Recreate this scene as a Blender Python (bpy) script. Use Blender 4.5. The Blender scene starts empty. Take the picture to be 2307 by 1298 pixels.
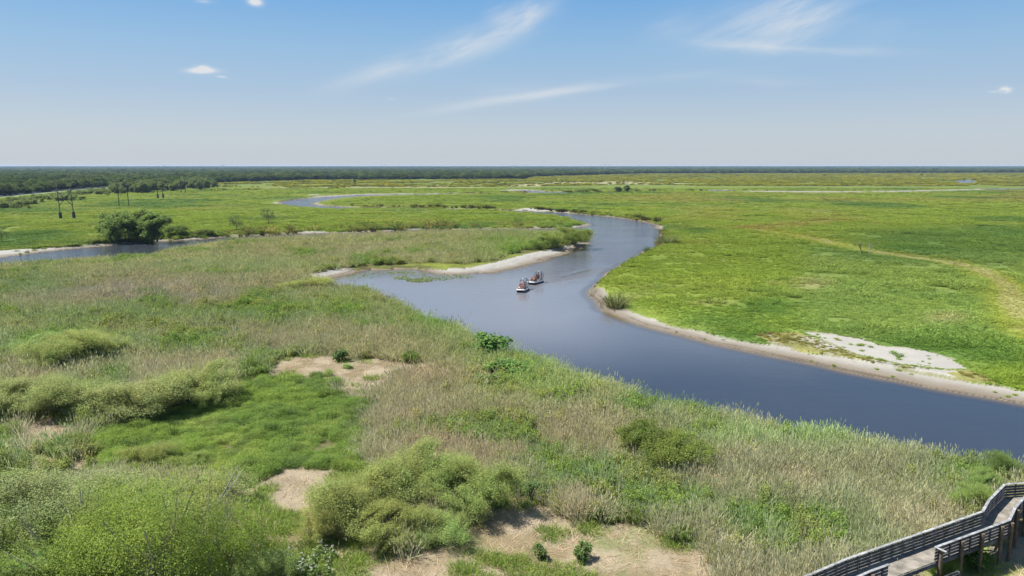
import bpy, math, random
import numpy as np
from mathutils import Vector, Matrix

random.seed(7)
RNG = np.random.default_rng(11)
PI = math.pi
scene = bpy.context.scene
COL = scene.collection

# ------------------------------------------------------------------ camera and photo-to-ground mapping
F, CU, CV, H = 1666.0, 1153.5, 649.0, 30.0
P = math.atan((649.0 - 374.0) / F)
cP, sP = math.cos(P), math.sin(P)


def at(u, v, z=0.0):
    dx, dy = (u - CU) / F, (CV - v) / F
    d = (dx, cP + dy * sP, -sP + dy * cP)
    t = (z - H) / d[2]
    return Vector((d[0] * t, d[1] * t, z))


def uv_of(x, y, z):
    yy, zz = np.asarray(y, float), np.asarray(z, float) - H
    dep = yy * cP - zz * sP
    dep = np.maximum(dep, 0.5)
    up = yy * sP + zz * cP
    return CU + F * np.asarray(x, float) / dep, CV - F * up / dep


def poly(pts, z=0.0):
    out = []
    for p in pts:
        q = at(p[0], p[1], p[2] if len(p) > 2 else z)
        out.append((q.x, q.y))
    return np.array(out)


def inside(px, py, pg):
    r = np.zeros(px.shape, bool)
    n = len(pg)
    mx0, mx1, my0, my1 = pg[:, 0].min(), pg[:, 0].max(), pg[:, 1].min(), pg[:, 1].max()
    bb = (px >= mx0) & (px <= mx1) & (py >= my0) & (py <= my1)
    x, y = px[bb], py[bb]
    c = np.zeros(x.shape, bool)
    for i in range(n):
        x0, y0 = pg[i]
        x1, y1 = pg[(i + 1) % n]
        if y0 == y1:
            continue
        k = ((y0 > y) != (y1 > y)) & (x < (x1 - x0) * (y - y0) / (y1 - y0) + x0)
        c ^= k
    r[bb] = c
    return r


def seg_dist(px, py, pg, closed=True):
    d = np.full(px.shape, 1e12)
    n = len(pg)
    for i in range(n if closed else n - 1):
        ax, ay = pg[i]
        bx, by = pg[(i + 1) % n]
        ex, ey = bx - ax, by - ay
        L = ex * ex + ey * ey + 1e-9
        t = np.clip(((px - ax) * ex + (py - ay) * ey) / L, 0, 1)
        dx, dy = px - ax - t * ex, py - ay - t * ey
        np.minimum(d, dx * dx + dy * dy, out=d)
    return np.sqrt(d)


def vnoise(x, y, s, seed=0):
    x, y = np.asarray(x, float) / s, np.asarray(y, float) / s
    ix, iy = np.floor(x).astype(np.int64), np.floor(y).astype(np.int64)
    fx, fy = x - ix, y - iy
    fx, fy = fx * fx * (3 - 2 * fx), fy * fy * (3 - 2 * fy)

    def h(a, b):
        k = (a * 374761393 + b * 668265263 + seed * 974634777) & 0xFFFFFFFF
        k = ((k ^ (k >> 13)) * 1274126177) & 0xFFFFFFFF
        return ((k ^ (k >> 16)) & 0xFFFFFF) / float(0xFFFFFF)
    a, b, c, d = h(ix, iy), h(ix + 1, iy), h(ix, iy + 1), h(ix + 1, iy + 1)
    return (a * (1 - fx) + b * fx) * (1 - fy) + (c * (1 - fx) + d * fx) * fy


def fbm(x, y, s, seed=0, o=4):
    r, a, t = 0, 1.0, 0
    for i in range(o):
        r = r + a * vnoise(x, y, s / 2 ** i, seed + i * 17)
        t += a
        a *= 0.55
    return r / t


def sstep(a, b, x):
    t = np.clip((x - a) / (b - a), 0, 1)
    return t * t * (3 - 2 * t)


def lin(r, g, b, k=1.0):
    f = lambda c: ((c / 255 + 0.055) / 1.055) ** 2.4 if c > 10 else c / 255 / 12.92
    return (f(r) * k, f(g) * k, f(b) * k)


# ------------------------------------------------------------------ outlines on the ground
RIVER = poly([
    (2900, 1022), (2307, 912), (2200, 893), (2100, 876), (2000, 857), (1900, 838), (1800, 815), (1700, 796), (1600, 774), (1500, 750),
    (1440, 733), (1390, 714), (1360, 699), (1340, 683), (1330, 668), (1328, 655), (1335, 649), (1342, 640), (1350, 632), (1363, 623), (1380, 608),
    (1415, 588), (1446, 575), (1457, 566), (1480, 554), (1487, 540), (1491, 530), (1486, 523), (1489, 517), (1476, 514), (1474, 506), (1446, 499),
    (1409, 493), (1372, 489), (1335, 485), (1298, 482), (1261, 480), (1224, 478), (1187, 476.3), (1150, 475.2), (1120, 473.6), (1106, 473.2), (1071, 472.3),
    (1011, 470.9), (979, 469.8), (875, 468.4), (805, 467.4), (784, 467), (753, 465.5), (727, 464.7), (708, 461.6), (700, 459), (705, 456),
    (719, 453.8), (736, 450.3), (753, 447.7), (771, 445.6), (805, 442.7), (831, 441.3), (875, 440), (979, 438.2), (1040, 436.6), (1100, 435.8), (1190, 435.2),
    (1230, 435.2), (1270, 435.0), (1310, 434.6), (1310, 433.2), (1262, 433.0), (1240, 432.6), (1217, 431.4), (1180, 430.2), (1160, 430.3), (1190, 432.6), (1190, 434.2), (1100, 434.8), (1040, 435.4), (979, 437.2), (875, 438.6), (805, 440),
    (771, 442), (736, 444.3), (701, 447), (667, 450), (640, 454.2), (632, 457.5), (649, 463), (675, 466.6), (701, 467.7), (720, 470.3),
    (727, 471.5), (762, 471.6), (775, 470.4), (805, 469.4), (875, 469.6), (979, 471), (1011, 472.2), (1071, 473.6), (1106, 474.6), (1123, 475.7),
    (1158, 478.2), (1193, 481.5), (1227, 485), (1262, 489.3), (1288, 493.7), (1310, 499), (1325, 503.5), (1331, 506), (1323, 511), (1297, 513.6), (1260, 514.2), (1210, 515),
    (1167, 515.7), (1106, 516.7), (1000, 518), (927, 519), (875, 521.5), (805, 524.5), (762, 526.5), (684, 527), (618, 529), (580, 531), (491, 536), (470, 539), (408, 541.6),
    (377, 544), (325, 547), (262, 552), (200, 558), (167, 561), (100, 568), (0, 580), (-700, 672),
    (-700, 705, 1.0), (0, 602, 1.0), (33, 595, 1.2), (150, 590, .4), (180, 588, .5), (267, 577, 1.5), (334, 569, 1.7), (384, 556, 1.8), (434, 551, 1.8), (477, 541, 1.8), (540, 539, 1.8), (620, 534, 1.8),
    (700, 531, 1.8), (800, 529, 1.8), (900, 523, 1.8), (1000, 520, 1.8), (1080, 519, 1.8), (1200, 520, 1.8), (1262, 520, 1.8), (1300, 526, 1), (1322, 538, .2),
    (1331, 545), (1326, 551), (1307, 560), (1279, 570), (1242, 582), (1205, 593), (1168, 604), (1150, 608), (1107, 617), (1081, 616), (1029, 619),
    (990, 618), (964, 614), (951, 608.5), (925, 607), (873, 608), (816, 609.5), (785, 619), (732, 634), (727, 642), (745, 652), (797, 657),
    (834, 662), (862, 669), (886, 680), (908, 689, .8), (933, 699, 1.5), (963, 710, 1.8), (1000, 716, 1.8), (1031, 726, 1.8), (1056, 748, 1.8), (1124, 764, 1.8), (1155, 779, 1.8),
    (1216, 790, 1.8), (1247, 806, 1.8), (1299, 836, 1.8), (1387, 859, 1.8), (1479, 889, 1.8), (1571, 902, 1.8), (1662, 920, 1.8), (1768, 944, 1.8), (1868, 960, 1.8),
    (1951, 985, 1.8), (2006, 992, 1.8), (2097, 1005, 1.8), (2166, 1014, 1.8), (2258, 1027, 1.8), (2307, 1036, 1.8), (2900, 1170, 1.8)])
POND_A = poly([(2148, 410), (2160, 406.5), (2178, 405.3), (2196, 407), (2194, 412), (2190, 414.5), (2170, 413.6), (2160, 411.5)])
POND_B = poly([(2060, 416.6), (2085, 416.2), (2112, 417.5), (2127, 419), (2110, 419.7), (2080, 418.6)])
POND_C = poly([(2218, 426.0), (2260, 425.2), (2307, 424.6), (2600, 423.6), (2600, 426.8), (2307, 427.8), (2255, 428.6), (2225, 427.8)])
POND_D = poly([(1596, 430.2), (1612, 428.2), (1634, 429.0), (1650, 430.2), (1690, 431.2), (1650, 431.2), (1620, 431.2)])
POND_E = poly([(1355, 434.8), (1385, 433), (1400, 434.2), (1375, 435.6)])
WATERS = [RIVER, POND_A, POND_B, POND_C, POND_D, POND_E]

SANDS = [poly(p, .15) for p in [
    [(2900, 1030), (2307, 915), (2100, 880), (1900, 842), (1700, 800), (1500, 754), (1390, 718), (1340, 688), (1326, 655), (1337, 646), (1364, 652), (1369, 664), (1366, 676),
     (1384, 688), (1406, 698), (1456, 718), (1525, 738), (1616, 761), (1708, 779), (1800, 794), (1937, 817), (2029, 835), (2166, 862), (2307, 884), (2900, 985)],
    [(1800, 753), (1868, 760), (1951, 769), (1964, 781), (2029, 792), (2074, 797), (2120, 806), (2184, 838), (2120, 838), (2029, 827), (1937, 806), (1868, 776)],
    [(1334, 545), (1322, 543), (1294, 551), (1278, 556), (1254, 563), (1242, 566), (1187, 576), (1159, 585), (1120, 595), (1088, 602), (1055, 608), (997, 610), (983, 608),
     (957, 606), (950, 611), (990, 621), (1029, 622), (1107, 621), (1168, 608), (1242, 586), (1307, 564), (1328, 552)],
    [(797, 608.5), (766, 609), (723, 618), (655, 630), (690, 634), (725, 638), (787, 622), (820, 612)],
    [(740, 650), (797, 654), (834, 659), (866, 667), (890, 680), (862, 683), (831, 668), (790, 660), (745, 655)],
    [(-700, 680), (0, 584), (100, 571), (262, 555), (377, 547), (470, 541), (491, 538), (618, 531), (684, 529), (805, 526), (927, 521), (1000, 519.5), (1000, 517), (927, 515.5), (875, 518.5), (805, 521.3),
     (762, 524), (684, 523.5), (637, 526), (595, 528), (491, 533), (400, 539), (317, 544.5), (234, 550), (180, 556), (77, 563), (0, 568), (-700, 655)],
    [(1262, 488.2), (1297, 495), (1317, 503), (1316, 506), (1288, 510), (1277, 514), (1300, 516), (1326, 513), (1335, 506), (1312, 498), (1288, 492)],
    [(1255, 508), (1268, 506.5), (1276, 508.5), (1268, 511), (1255, 510.5)],
    [(1148, 476), (1168, 473), (1196, 469.6), (1215, 472.5), (1300, 480.8), (1380, 487.5), (1409, 492), (1470, 503), (1496, 512), (1490, 519), (1470, 513), (1440, 500), (1372, 491), (1261, 482), (1187, 478)],
    [(612, 458), (632, 454.2), (667, 449), (701, 445.5), (720, 442.8), (736, 441.4), (771, 440.2), (805, 438.2), (875, 437.2), (979, 436.2), (1020, 436.0), (1020, 438), (875, 440), (771, 443), (700, 449), (645, 456), (645, 461), (630, 460.5)],
    [(690, 440.2), (700, 438.8), (712, 438.8), (724, 440.8), (705, 441)],
    [(700, 462), (698, 457), (712, 453), (745, 448), (800, 442), (880, 438.8), (880, 440.6), (805, 443.6), (755, 449), (722, 455), (714, 459), (735, 464), (790, 466), (790, 468), (730, 466)],
    [(1010, 470), (1057, 470.5), (1057, 473), (1010, 472.4)],
    [(1076, 517.2), (1090, 514), (1106, 515.4), (1106, 518)],
    [(1185, 516), (1203, 511.5), (1215, 512.5), (1222, 516)],
    [(1123, 430.4), (1150, 428.2), (1195, 428.0), (1215, 430), (1230, 431), (1225, 432.4), (1180, 431.4)],
    [(1217, 434.2), (1235, 432.6), (1272, 431.6), (1275, 433.4), (1245, 436), (1222, 435.8)],
    [(1590, 430), (1610, 427.4), (1636, 428.2), (1640, 431), (1600, 431.4)],
    [(1640, 429.9), (1700, 430.8), (1800, 431.8), (1900, 432.0), (2000, 431.1), (2100, 429.2), (2180, 427.1), (2222, 425.9), (2222, 427.8), (2180, 429.2), (2100, 431.4), (2000, 433.4), (1900, 434.3), (1800, 434.1), (1700, 432.8)],
    [(2140, 411), (2165, 413.6), (2200, 415.4), (2210, 413), (2190, 412), (2160, 410)],
    [(2095, 420.4), (2127, 420.0), (2120, 417.8), (2095, 417.8)],
    [(2240, 401), (2280, 400.4), (2290, 402.2), (2250, 402.4)],
]]
TRANS = poly([(1790, 753), (1868, 778), (1937, 808), (2029, 829), (2120, 840), (2184, 840), (2250, 872), (2166, 863), (2029, 836), (1937, 818), (1800, 795), (1740, 783), (1700, 760)], .15)
SCRUBSAND = [poly(p) for p in [
    [(1120, 418.5), (1180, 416), (1240, 417.5), (1215, 420.5), (1140, 421)], [(1178, 416), (1240, 411.5), (1330, 411), (1400, 409.5), (1470, 412), (1560, 414.5), (1460, 416.5), (1330, 415.5), (1240, 418)],
    [(700, 422), (900, 421.5), (1100, 422.5), (1050, 424), (760, 424)], [(480, 426), (640, 424), (660, 427), (480, 430)], [(330, 441.6), (440, 441.2), (480, 442), (440, 443), (330, 443)]]]
NEARLAND = poly([
    (2900, 1170, 1.8), (2307, 1034, 1.8), (2166, 1012, 1.8), (2006, 990, 1.8), (1868, 958, 1.8), (1662, 918, 1.8), (1479, 887, 1.8), (1299, 834, 1.8), (1216, 788, 1.8), (1124, 762, 1.8), (1031, 724, 1.8), (963, 708, 1.8), (886, 678),
    (797, 655), (727, 640), (732, 632), (816, 608), (925, 606), (1029, 620), (1107, 619), (1242, 584), (1332, 546), (1322, 536), (1300, 524, 1), (1262, 517.5, 1.8), (1080, 517.5, 1.8), (900, 521, 1.8), (700, 529, 1.8),
    (540, 537, 1.8), (434, 549, 1.8), (334, 568, 1.8), (180, 587, .5), (0, 600, 1), (-900, 720, 1), (-2500, 2400), (900, 4000), (4500, 2400)])
DRY = [poly(p, .6) for p in [
    [(470, 885), (540, 862), (600, 835), (620, 812), (700, 806), (780, 812), (850, 815), (960, 824), (1010, 810), (1030, 822), (960, 842), (890, 868), (860, 890), (790, 897), (745, 880), (690, 862), (600, 880), (520, 905)],
    [(20, 955), (110, 945), (190, 952), (215, 975), (180, 990), (110, 1010), (40, 1010)],
    [(0, 1036), (60, 1020), (170, 1050), (215, 1040), (240, 1052), (180, 1072), (90, 1060)],
    [(860, 1420), (900, 1290), (960, 1235), (1030, 1205), (1090, 1175), (1120, 1140), (1170, 1138), (1230, 1152), (1320, 1172), (1440, 1180), (1470, 1215), (1500, 1245), (1560, 1240), (1620, 1300), (1660, 1420)],
    [(500, 1115), (590, 1066), (720, 1058), (830, 1058), (900, 1075), (870, 1130), (780, 1150), (740, 1180), (730, 1260), (640, 1300), (570, 1300), (560, 1200)],
    [(640, 1240), (800, 1215), (900, 1230), (980, 1290), (980, 1440), (600, 1440), (560, 1290)],
]]
HERB = [poly(p, .9) for p in [
    [(185, 990), (260, 960), (350, 930), (450, 905), (545, 880), (560, 862), (610, 852), (700, 850), (752, 842), (765, 868), (740, 884), (800, 898), (872, 905), (860, 930), (825, 965), (838, 1035), (825, 1062),
     (700, 1052), (600, 1068), (535, 1105), (480, 1100), (420, 1085), (260, 1075), (150, 1082), (40, 1110), (-200, 1130), (-200, 1060), (30, 1055), (130, 1075), (230, 1050), (205, 1020)],
    [(-200, 960), (10, 950), (30, 985), (20, 1015), (70, 1020), (60, 1035), (-200, 1045)]]]
MAT = poly([(780, 607), (830, 601), (880, 600), (950, 597), (1050, 599), (1110, 590), (1170, 572), (1250, 552), (1300, 546), (1322, 541), (1294, 551), (1242, 566), (1187, 576), (1120, 595), (1055, 608), (997, 610), (957, 607), (870, 608)], .3)
BOARDYARD = poly([(1960, 1320), (2090, 1262), (2200, 1215), (2262, 1180), (2300, 1120), (2500, 1110), (2700, 1500), (2000, 1600)], .6)
BOARDSAND = poly([(2235, 1300), (2215, 1250), (2250, 1210), (2290, 1165), (2400, 1140), (2600, 1300), (2330, 1300), (2310, 1288), (2290, 1280)], .6)
SCAR = poly([(1700, 517), (1730, 519), (1780, 528), (1850, 541), (1950, 563), (2050, 577), (2140, 590), (2200, 604), (2250, 630), (2280, 660), (2300, 700), (2330, 760)], .7)
SCAR2 = poly([(1690, 515), (1760, 508), (1830, 500), (1900, 492), (1950, 488), (2100, 482), (2307, 473)], .7)


def water_sd(x, y):
    sd = np.full(x.shape, 1e6)
    m = y < 3600
    xx, yy = x[m], y[m]
    wob = (fbm(xx, yy, 9, 5, 3) - .5) * np.clip(yy / 90, .8, 3.0)
    best = np.full(xx.shape, 1e6)
    for pg in WATERS:
        x0, x1, y0, y1 = pg[:, 0].min() - 60, pg[:, 0].max() + 60, pg[:, 1].min() - 60, pg[:, 1].max() + 60
        b = (xx > x0) & (xx < x1) & (yy > y0) & (yy < y1)
        if not b.any():
            continue
        d = seg_dist(xx[b], yy[b], pg)
        d = np.where(inside(xx[b], yy[b], pg), -d, d)
        best[b] = np.minimum(best[b], d)
    sd[m] = best + np.where(best < 60, wob, 0)
    return sd


def any_in(x, y, polys, wobble=0.0, seed=3):
    if wobble:
        x = x + (fbm(x, y, 6, seed, 3) - .5) * wobble * 2
        y = y + (fbm(x, y, 6, seed + 9, 3) - .5) * wobble * 2
    r = np.zeros(x.shape, bool)
    for p in polys:
        r |= inside(x, y, p)
    return r


def height(x, y, sd, sand):
    base = .62 + .35 * (fbm(x, y, 55, 21, 3) - .5) + .10 * (vnoise(x, y, 5, 4) - .5)
    w = np.where(sand, 9.0, 1.6)
    up = base * sstep(0, 1, sd / w)
    up = np.where(sand, np.minimum(up, .05 + .06 * np.maximum(sd, 0)), up)
    dn = -np.minimum(1.5, .12 * np.maximum(-sd, 0)) - .02
    return np.where(sd > 0, up, dn)


def ground_z(x, y):
    x, y = np.atleast_1d(np.asarray(x, float)), np.atleast_1d(np.asarray(y, float))
    sd = water_sd(x, y)
    return height(x, y, sd, any_in(x, y, SANDS)), sd


def mixc(a, b, t):
    return a * (1 - t[:, None]) + np.asarray(b, float)[None, :] * t[:, None]


def meadow_color(x, y):
    """albedo of the grassy floodplain"""
    n1, n2, n3 = fbm(x, y, 70, 31, 5), fbm(x, y, 24, 41, 5), fbm(x, y, 160, 51, 4)
    c = np.tile(np.array([MEADOW_A]), (len(x), 1))
    c = mixc(c, MEADOW_B, sstep(.48, .68, n1) * .85)
    c = mixc(c, MEADOW_C, sstep(.50, .74, n2) * .45)
    c = mixc(c, MEADOW_D, sstep(.56, .70, n3) * sstep(.4, .62, n2) * .16)
    u, v = uv_of(x, y, .6)
    band = sstep(424, 434, v) * (1 - sstep(446, 462, v)) * sstep(1250, 1500, u) * sstep(.38, .6, fbm(x, y, 120, 77, 3))
    c = mixc(c, MEADOW_R, band * .38)
    g = sstep(1750, 1850, u) * sstep(555, 580, v) * (1 - sstep(730, 790, v)) * (.45 + .4 * n1)
    c = mixc(c, MEADOW_G, np.clip(g, 0, .8))
    dk = sstep(1820, 2050, u) * sstep(505, 530, v) * (1 - sstep(560, 600, v)) * (.35 + .6 * n2)
    c = mixc(c, MEADOW_B, np.clip(dk, 0, .9))
    m = (y < 420) & (x > 20)
    if m.any():
        d = np.full(x.shape, 1e5)
        d2 = np.full(x.shape, 1e5)
        d[m] = seg_dist(x[m], y[m], SCAR, False)
        d2[m] = seg_dist(x[m], y[m], SCAR2, False)
        nn = (fbm(x, y, 9, 90, 3) - .5)
        c = mixc(c, MEADOW_Y, (1 - sstep(2, 8, d + nn * 6)) * .5)
        c = mixc(c, MEADOW_T, (1 - sstep(.9, 3.4, d + nn * 4)) * sstep(.34, .50, fbm(x, y, 18, 8, 2)) * .5)
        c = mixc(c, MEADOW_R, (1 - sstep(2, 14, d2 + nn * 14)) * .42)
    for (pu, pv, ru, rv, w) in [(1830, 640, 50, 12, .5), (2130, 722, 45, 13, .55), (1580, 685, 60, 6, .45), (1420, 668, 60, 9, .5), (1900, 770, 60, 12, .3), (1690, 785, 90, 10, .3), (1740, 640, 20, 5, .3), (1470, 648, 80, 5, .4)]:
        q = ((u - pu) / ru) ** 2 + ((v - pv) / rv) ** 2
        c = mixc(c, MEADOW_T, np.exp(-q) * w * (.5 + n2))
    yl = sstep(560, 600, v) * (1 - sstep(700, 760, v)) * (1 - sstep(1480, 1750, u)) * sstep(1300, 1340, u)
    c = mixc(c, MEADOW_A, yl * .6)
    nearb = (1 + .35 * (1 - sstep(130, 250, y)) * (x > 0))[:, None]
    return c * np.array((.92, .79, .95)) * nearb


K = 0.62
MEADOW_A = lin(133, 160, 55, K)
MEADOW_B = lin(92, 131, 54, K)
MEADOW_C = lin(148, 163, 66, K)
MEADOW_D = lin(165, 152, 76, K)
MEADOW_R = lin(160, 140, 78, K)
MEADOW_G = lin(126, 156, 74, K)
MEADOW_Y = lin(165, 175, 62, K)
MEADOW_T = lin(176, 174, 116, K)
SAND_DRY, SAND_WET = lin(228, 222, 208, .345), lin(184, 169, 148, .33)
MUD = lin(92, 76, 56, .5)
FOREST_FLOOR = lin(60, 80, 42, .6)
SCRUB_G = lin(132, 146, 72, .5)
FRONT = poly([(-1500, 520), (-700, 480), (0, 446), (60, 440), (150, 431), (252, 422), (300, 428), (380, 424), (430, 420), (470, 413), (560, 410), (700, 406), (900, 405), (1180, 404), (1200, 398.5), (1330, 395), (1450, 391.3),
              (1700, 390.5), (2307, 389.6), (4200, 389)])
FRONT_FAR = np.vstack([FRONT, [[40000, 60000], [-40000, 60000]]])


def mesh_obj(name, verts, faces, mat, parent=None, col=None, smooth=False, link=True):
    me = bpy.data.meshes.new(name)
    verts = np.asarray(verts, np.float32)
    if isinstance(faces, np.ndarray):
        n, k = faces.shape
        me.vertices.add(len(verts))
        me.vertices.foreach_set('co', verts.ravel())
        me.loops.add(n * k)
        me.loops.foreach_set('vertex_index', faces.astype(np.int32).ravel())
        me.polygons.add(n)
        me.polygons.foreach_set('loop_start', np.arange(0, n * k, k, dtype=np.int32))
        me.update(calc_edges=True)
        me.validate()
    else:
        me.from_pydata([tuple(map(float, v)) for v in verts], [], faces)
    if col is not None:
        c = np.ones((len(verts), 4), np.float32)
        c[:, :3] = col
        a = me.attributes.new('lc', 'FLOAT_COLOR', 'POINT')
        a.data.foreach_set('color', c.ravel())
    if mat is not None:
        me.materials.append(mat)
    if smooth:
        me.polygons.foreach_set('use_smooth', np.ones(len(me.polygons), bool))
    o = bpy.data.objects.new(name, me)
    if link:
        COL.objects.link(o)
    if parent is not None:
        o.parent = parent
    return o


def tag(o, label, cat=None, group=None, kind=None):
    if label:
        o['label'] = label
    if cat:
        o['category'] = cat
    if group:
        o['group'] = group
    if kind:
        o['kind'] = kind
    return o


def empty(name, loc, rz=0.0):
    o = bpy.data.objects.new(name, None)
    o.empty_display_size = .2
    COL.objects.link(o)
    o.location = loc
    o.rotation_euler = (0, 0, rz)
    return o


# ------------------------------------------------------------------ materials
def new_mat(name):
    m = bpy.data.materials.new(name)
    m.use_nodes = True
    nt = m.node_tree
    for n in list(nt.nodes):
        nt.nodes.remove(n)
    out = nt.nodes.new('ShaderNodeOutputMaterial')
    return m, nt, out


def N(nt, t, **kw):
    n = nt.nodes.new(t)
    for k, v in kw.items():
        if k.startswith('i_'):
            n.inputs[k[2:].replace('_', ' ')].default_value = v
        else:
            setattr(n, k, v)
    return n


def math_n(nt, op, a, b=None, c=None, clamp=False):
    n = nt.nodes.new('ShaderNodeMath')
    n.operation = op
    n.use_clamp = clamp
    for i, s in enumerate((a, b, c)):
        if s is None:
            continue
        if isinstance(s, (int, float)):
            n.inputs[i].default_value = s
        else:
            nt.links.new(s, n.inputs[i])
    return n.outputs[0]


def mul_col(nt, a, b, fac=1.0):
    n = nt.nodes.new('ShaderNodeMix')
    n.data_type = 'RGBA'
    n.blend_type = 'MULTIPLY'
    n.inputs[0].default_value = fac
    for i, s in ((6, a), (7, b)):
        if isinstance(s, tuple):
            n.inputs[i].default_value = s
        else:
            nt.links.new(s, n.inputs[i])
    return n.outputs[2]


def leaf_mat(name, source, trans=.40, spec=.10, rough=.7):
    m, nt, out = new_mat(name)
    a = N(nt, 'ShaderNodeAttribute', attribute_name='lc')
    if source == 'inst':
        b = N(nt, 'ShaderNodeAttribute', attribute_name='tint', attribute_type='INSTANCER').outputs['Color']
    else:
        b = N(nt, 'ShaderNodeObjectInfo').outputs['Color']
    c = mul_col(nt, a.outputs['Color'], b)
    p = N(nt, 'ShaderNodeBsdfPrincipled')
    p.inputs['Roughness'].default_value = rough
    p.inputs['Specular IOR Level'].default_value = spec
    nt.links.new(c, p.inputs['Base Color'])
    t = N(nt, 'ShaderNodeBsdfTranslucent')
    nt.links.new(c, t.inputs['Color'])
    mx = N(nt, 'ShaderNodeMixShader')
    mx.inputs[0].default_value = trans
    nt.links.new(p.outputs[0], mx.inputs[1])
    nt.links.new(t.outputs[0], mx.inputs[2])
    nt.links.new(mx.outputs[0], out.inputs[0])
    return m


def solid_mat(name, col, rough=.6, metal=0.0, var=.25, scale=4.0, spec=.4, stretch=None):
    m, nt, out = new_mat(name)
    tc = N(nt, 'ShaderNodeTexCoord')
    src = tc.outputs['Object']
    if stretch:
        mp = N(nt, 'ShaderNodeMapping')
        mp.inputs['Scale'].default_value = stretch
        nt.links.new(src, mp.inputs[0])
        src = mp.outputs[0]
    n = N(nt, 'ShaderNodeTexNoise')
    n.inputs['Scale'].default_value = scale
    n.inputs['Detail'].default_value = 5
    nt.links.new(src, n.inputs['Vector'])
    r = N(nt, 'ShaderNodeMapRange')
    r.inputs['From Min'].default_value = .3
    r.inputs['From Max'].default_value = .7
    r.inputs['To Min'].default_value = 1 - var
    r.inputs['To Max'].default_value = 1 + var
    nt.links.new(n.outputs['Fac'], r.inputs['Value'])
    c = mul_col(nt, (*col, 1), r.outputs[0])
    p = N(nt, 'ShaderNodeBsdfPrincipled')
    p.inputs['Roughness'].default_value = rough
    p.inputs['Metallic'].default_value = metal
    p.inputs['Specular IOR Level'].default_value = spec
    nt.links.new(c, p.inputs['Base Color'])
    nt.links.new(p.outputs[0], out.inputs[0])
    return m


M_LEAF = leaf_mat('leaf', 'obj', .48)
M_LEAFI = leaf_mat('scattered leaf', 'inst')
M_GRASSI = leaf_mat('scattered grass', 'inst', .45, .1, .7)
M_TREEI = leaf_mat('wood canopy', 'inst', .3, .03, .8)
M_BARK = solid_mat('bark', (.12, .095, .07), .85, var=.35, scale=6, stretch=(1, 1, .25))
M_TWIG = solid_mat('pale twig', (.30, .27, .22), .85, var=.3, scale=5)
M_WOODTOP = solid_mat('weathered timber', (.235, .235, .228), .8, var=.45, scale=2.2, spec=.2)
M_BOARD_SHADE = solid_mat('shaded rail boards', (.095, .095, .10), .85, var=.6, scale=1.6, spec=.15)  # shade on the timber's side faces put into a darker base colour
M_DECK = solid_mat('deck timber', (.20, .178, .145), .8, var=.42, scale=1.4, spec=.2)
M_PILE = solid_mat('round timber pile', (.13, .10, .068), .85, var=.35, scale=4, spec=.2)
M_DARKPOLE = solid_mat('creosoted pole', (.035, .03, .027), .8, var=.3, scale=3)
M_FOOT = solid_mat('dark footing', (.05, .05, .052), .85, var=.3, scale=2)
M_CONC = solid_mat('pale concrete', (.36, .35, .33), .85, var=.12, scale=.5)
M_ASPH = solid_mat('asphalt', (.05, .05, .05), .95, var=.2, scale=1, spec=.05)
M_ALU = solid_mat('aluminium hull', (.40, .395, .39), .38, .55, var=.12, scale=2)
M_HULLD = solid_mat('dark hull side', (.045, .045, .048), .45, var=.3, scale=2)
M_CAGE = solid_mat('cage wire', (.20, .20, .21), .4, .6, var=.15)
M_ENGINE = solid_mat('engine block', (.07, .05, .045), .5, .4, var=.3)
M_REDP = solid_mat('red paint', (.20, .022, .02), .4, var=.12)
M_WHITEP = solid_mat('white paint', (.8, .8, .79), .4, var=.05)
M_BLUEP = solid_mat('blue paint', (.03, .10, .26), .4, var=.12)
M_SEAT = solid_mat('seat vinyl', (.10, .05, .045), .55, var=.2)
M_GLASS = solid_mat('vehicle glass', (.02, .025, .03), .1, var=.1)
M_RUBBER = solid_mat('tyre rubber', (.02, .02, .02), .8, var=.1)
M_SKIN = solid_mat('skin', (.48, .29, .20), .6, var=.08)
M_STEEL = solid_mat('galvanised steel', (.30, .32, .34), .6, .3, var=.1)
CLOTH = {k: solid_mat('cloth ' + k, c, .85, var=.12, scale=8, spec=.1) for k, c in dict(
    red=(.30, .045, .04), white=(.75, .74, .72), navy=(.03, .05, .13), pink=(.55, .32, .29), grey=(.25, .25, .26), black=(.025, .025, .028), coral=(.42, .17, .13), khaki=(.38, .32, .22), teal=(.05, .22, .24)).items()}
HAIR = {k: solid_mat('hair ' + k, c, .6, var=.2, scale=12) for k, c in dict(brown=(.06, .035, .02), dark=(.02, .016, .014), blond=(.35, .24, .11)).items()}


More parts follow.
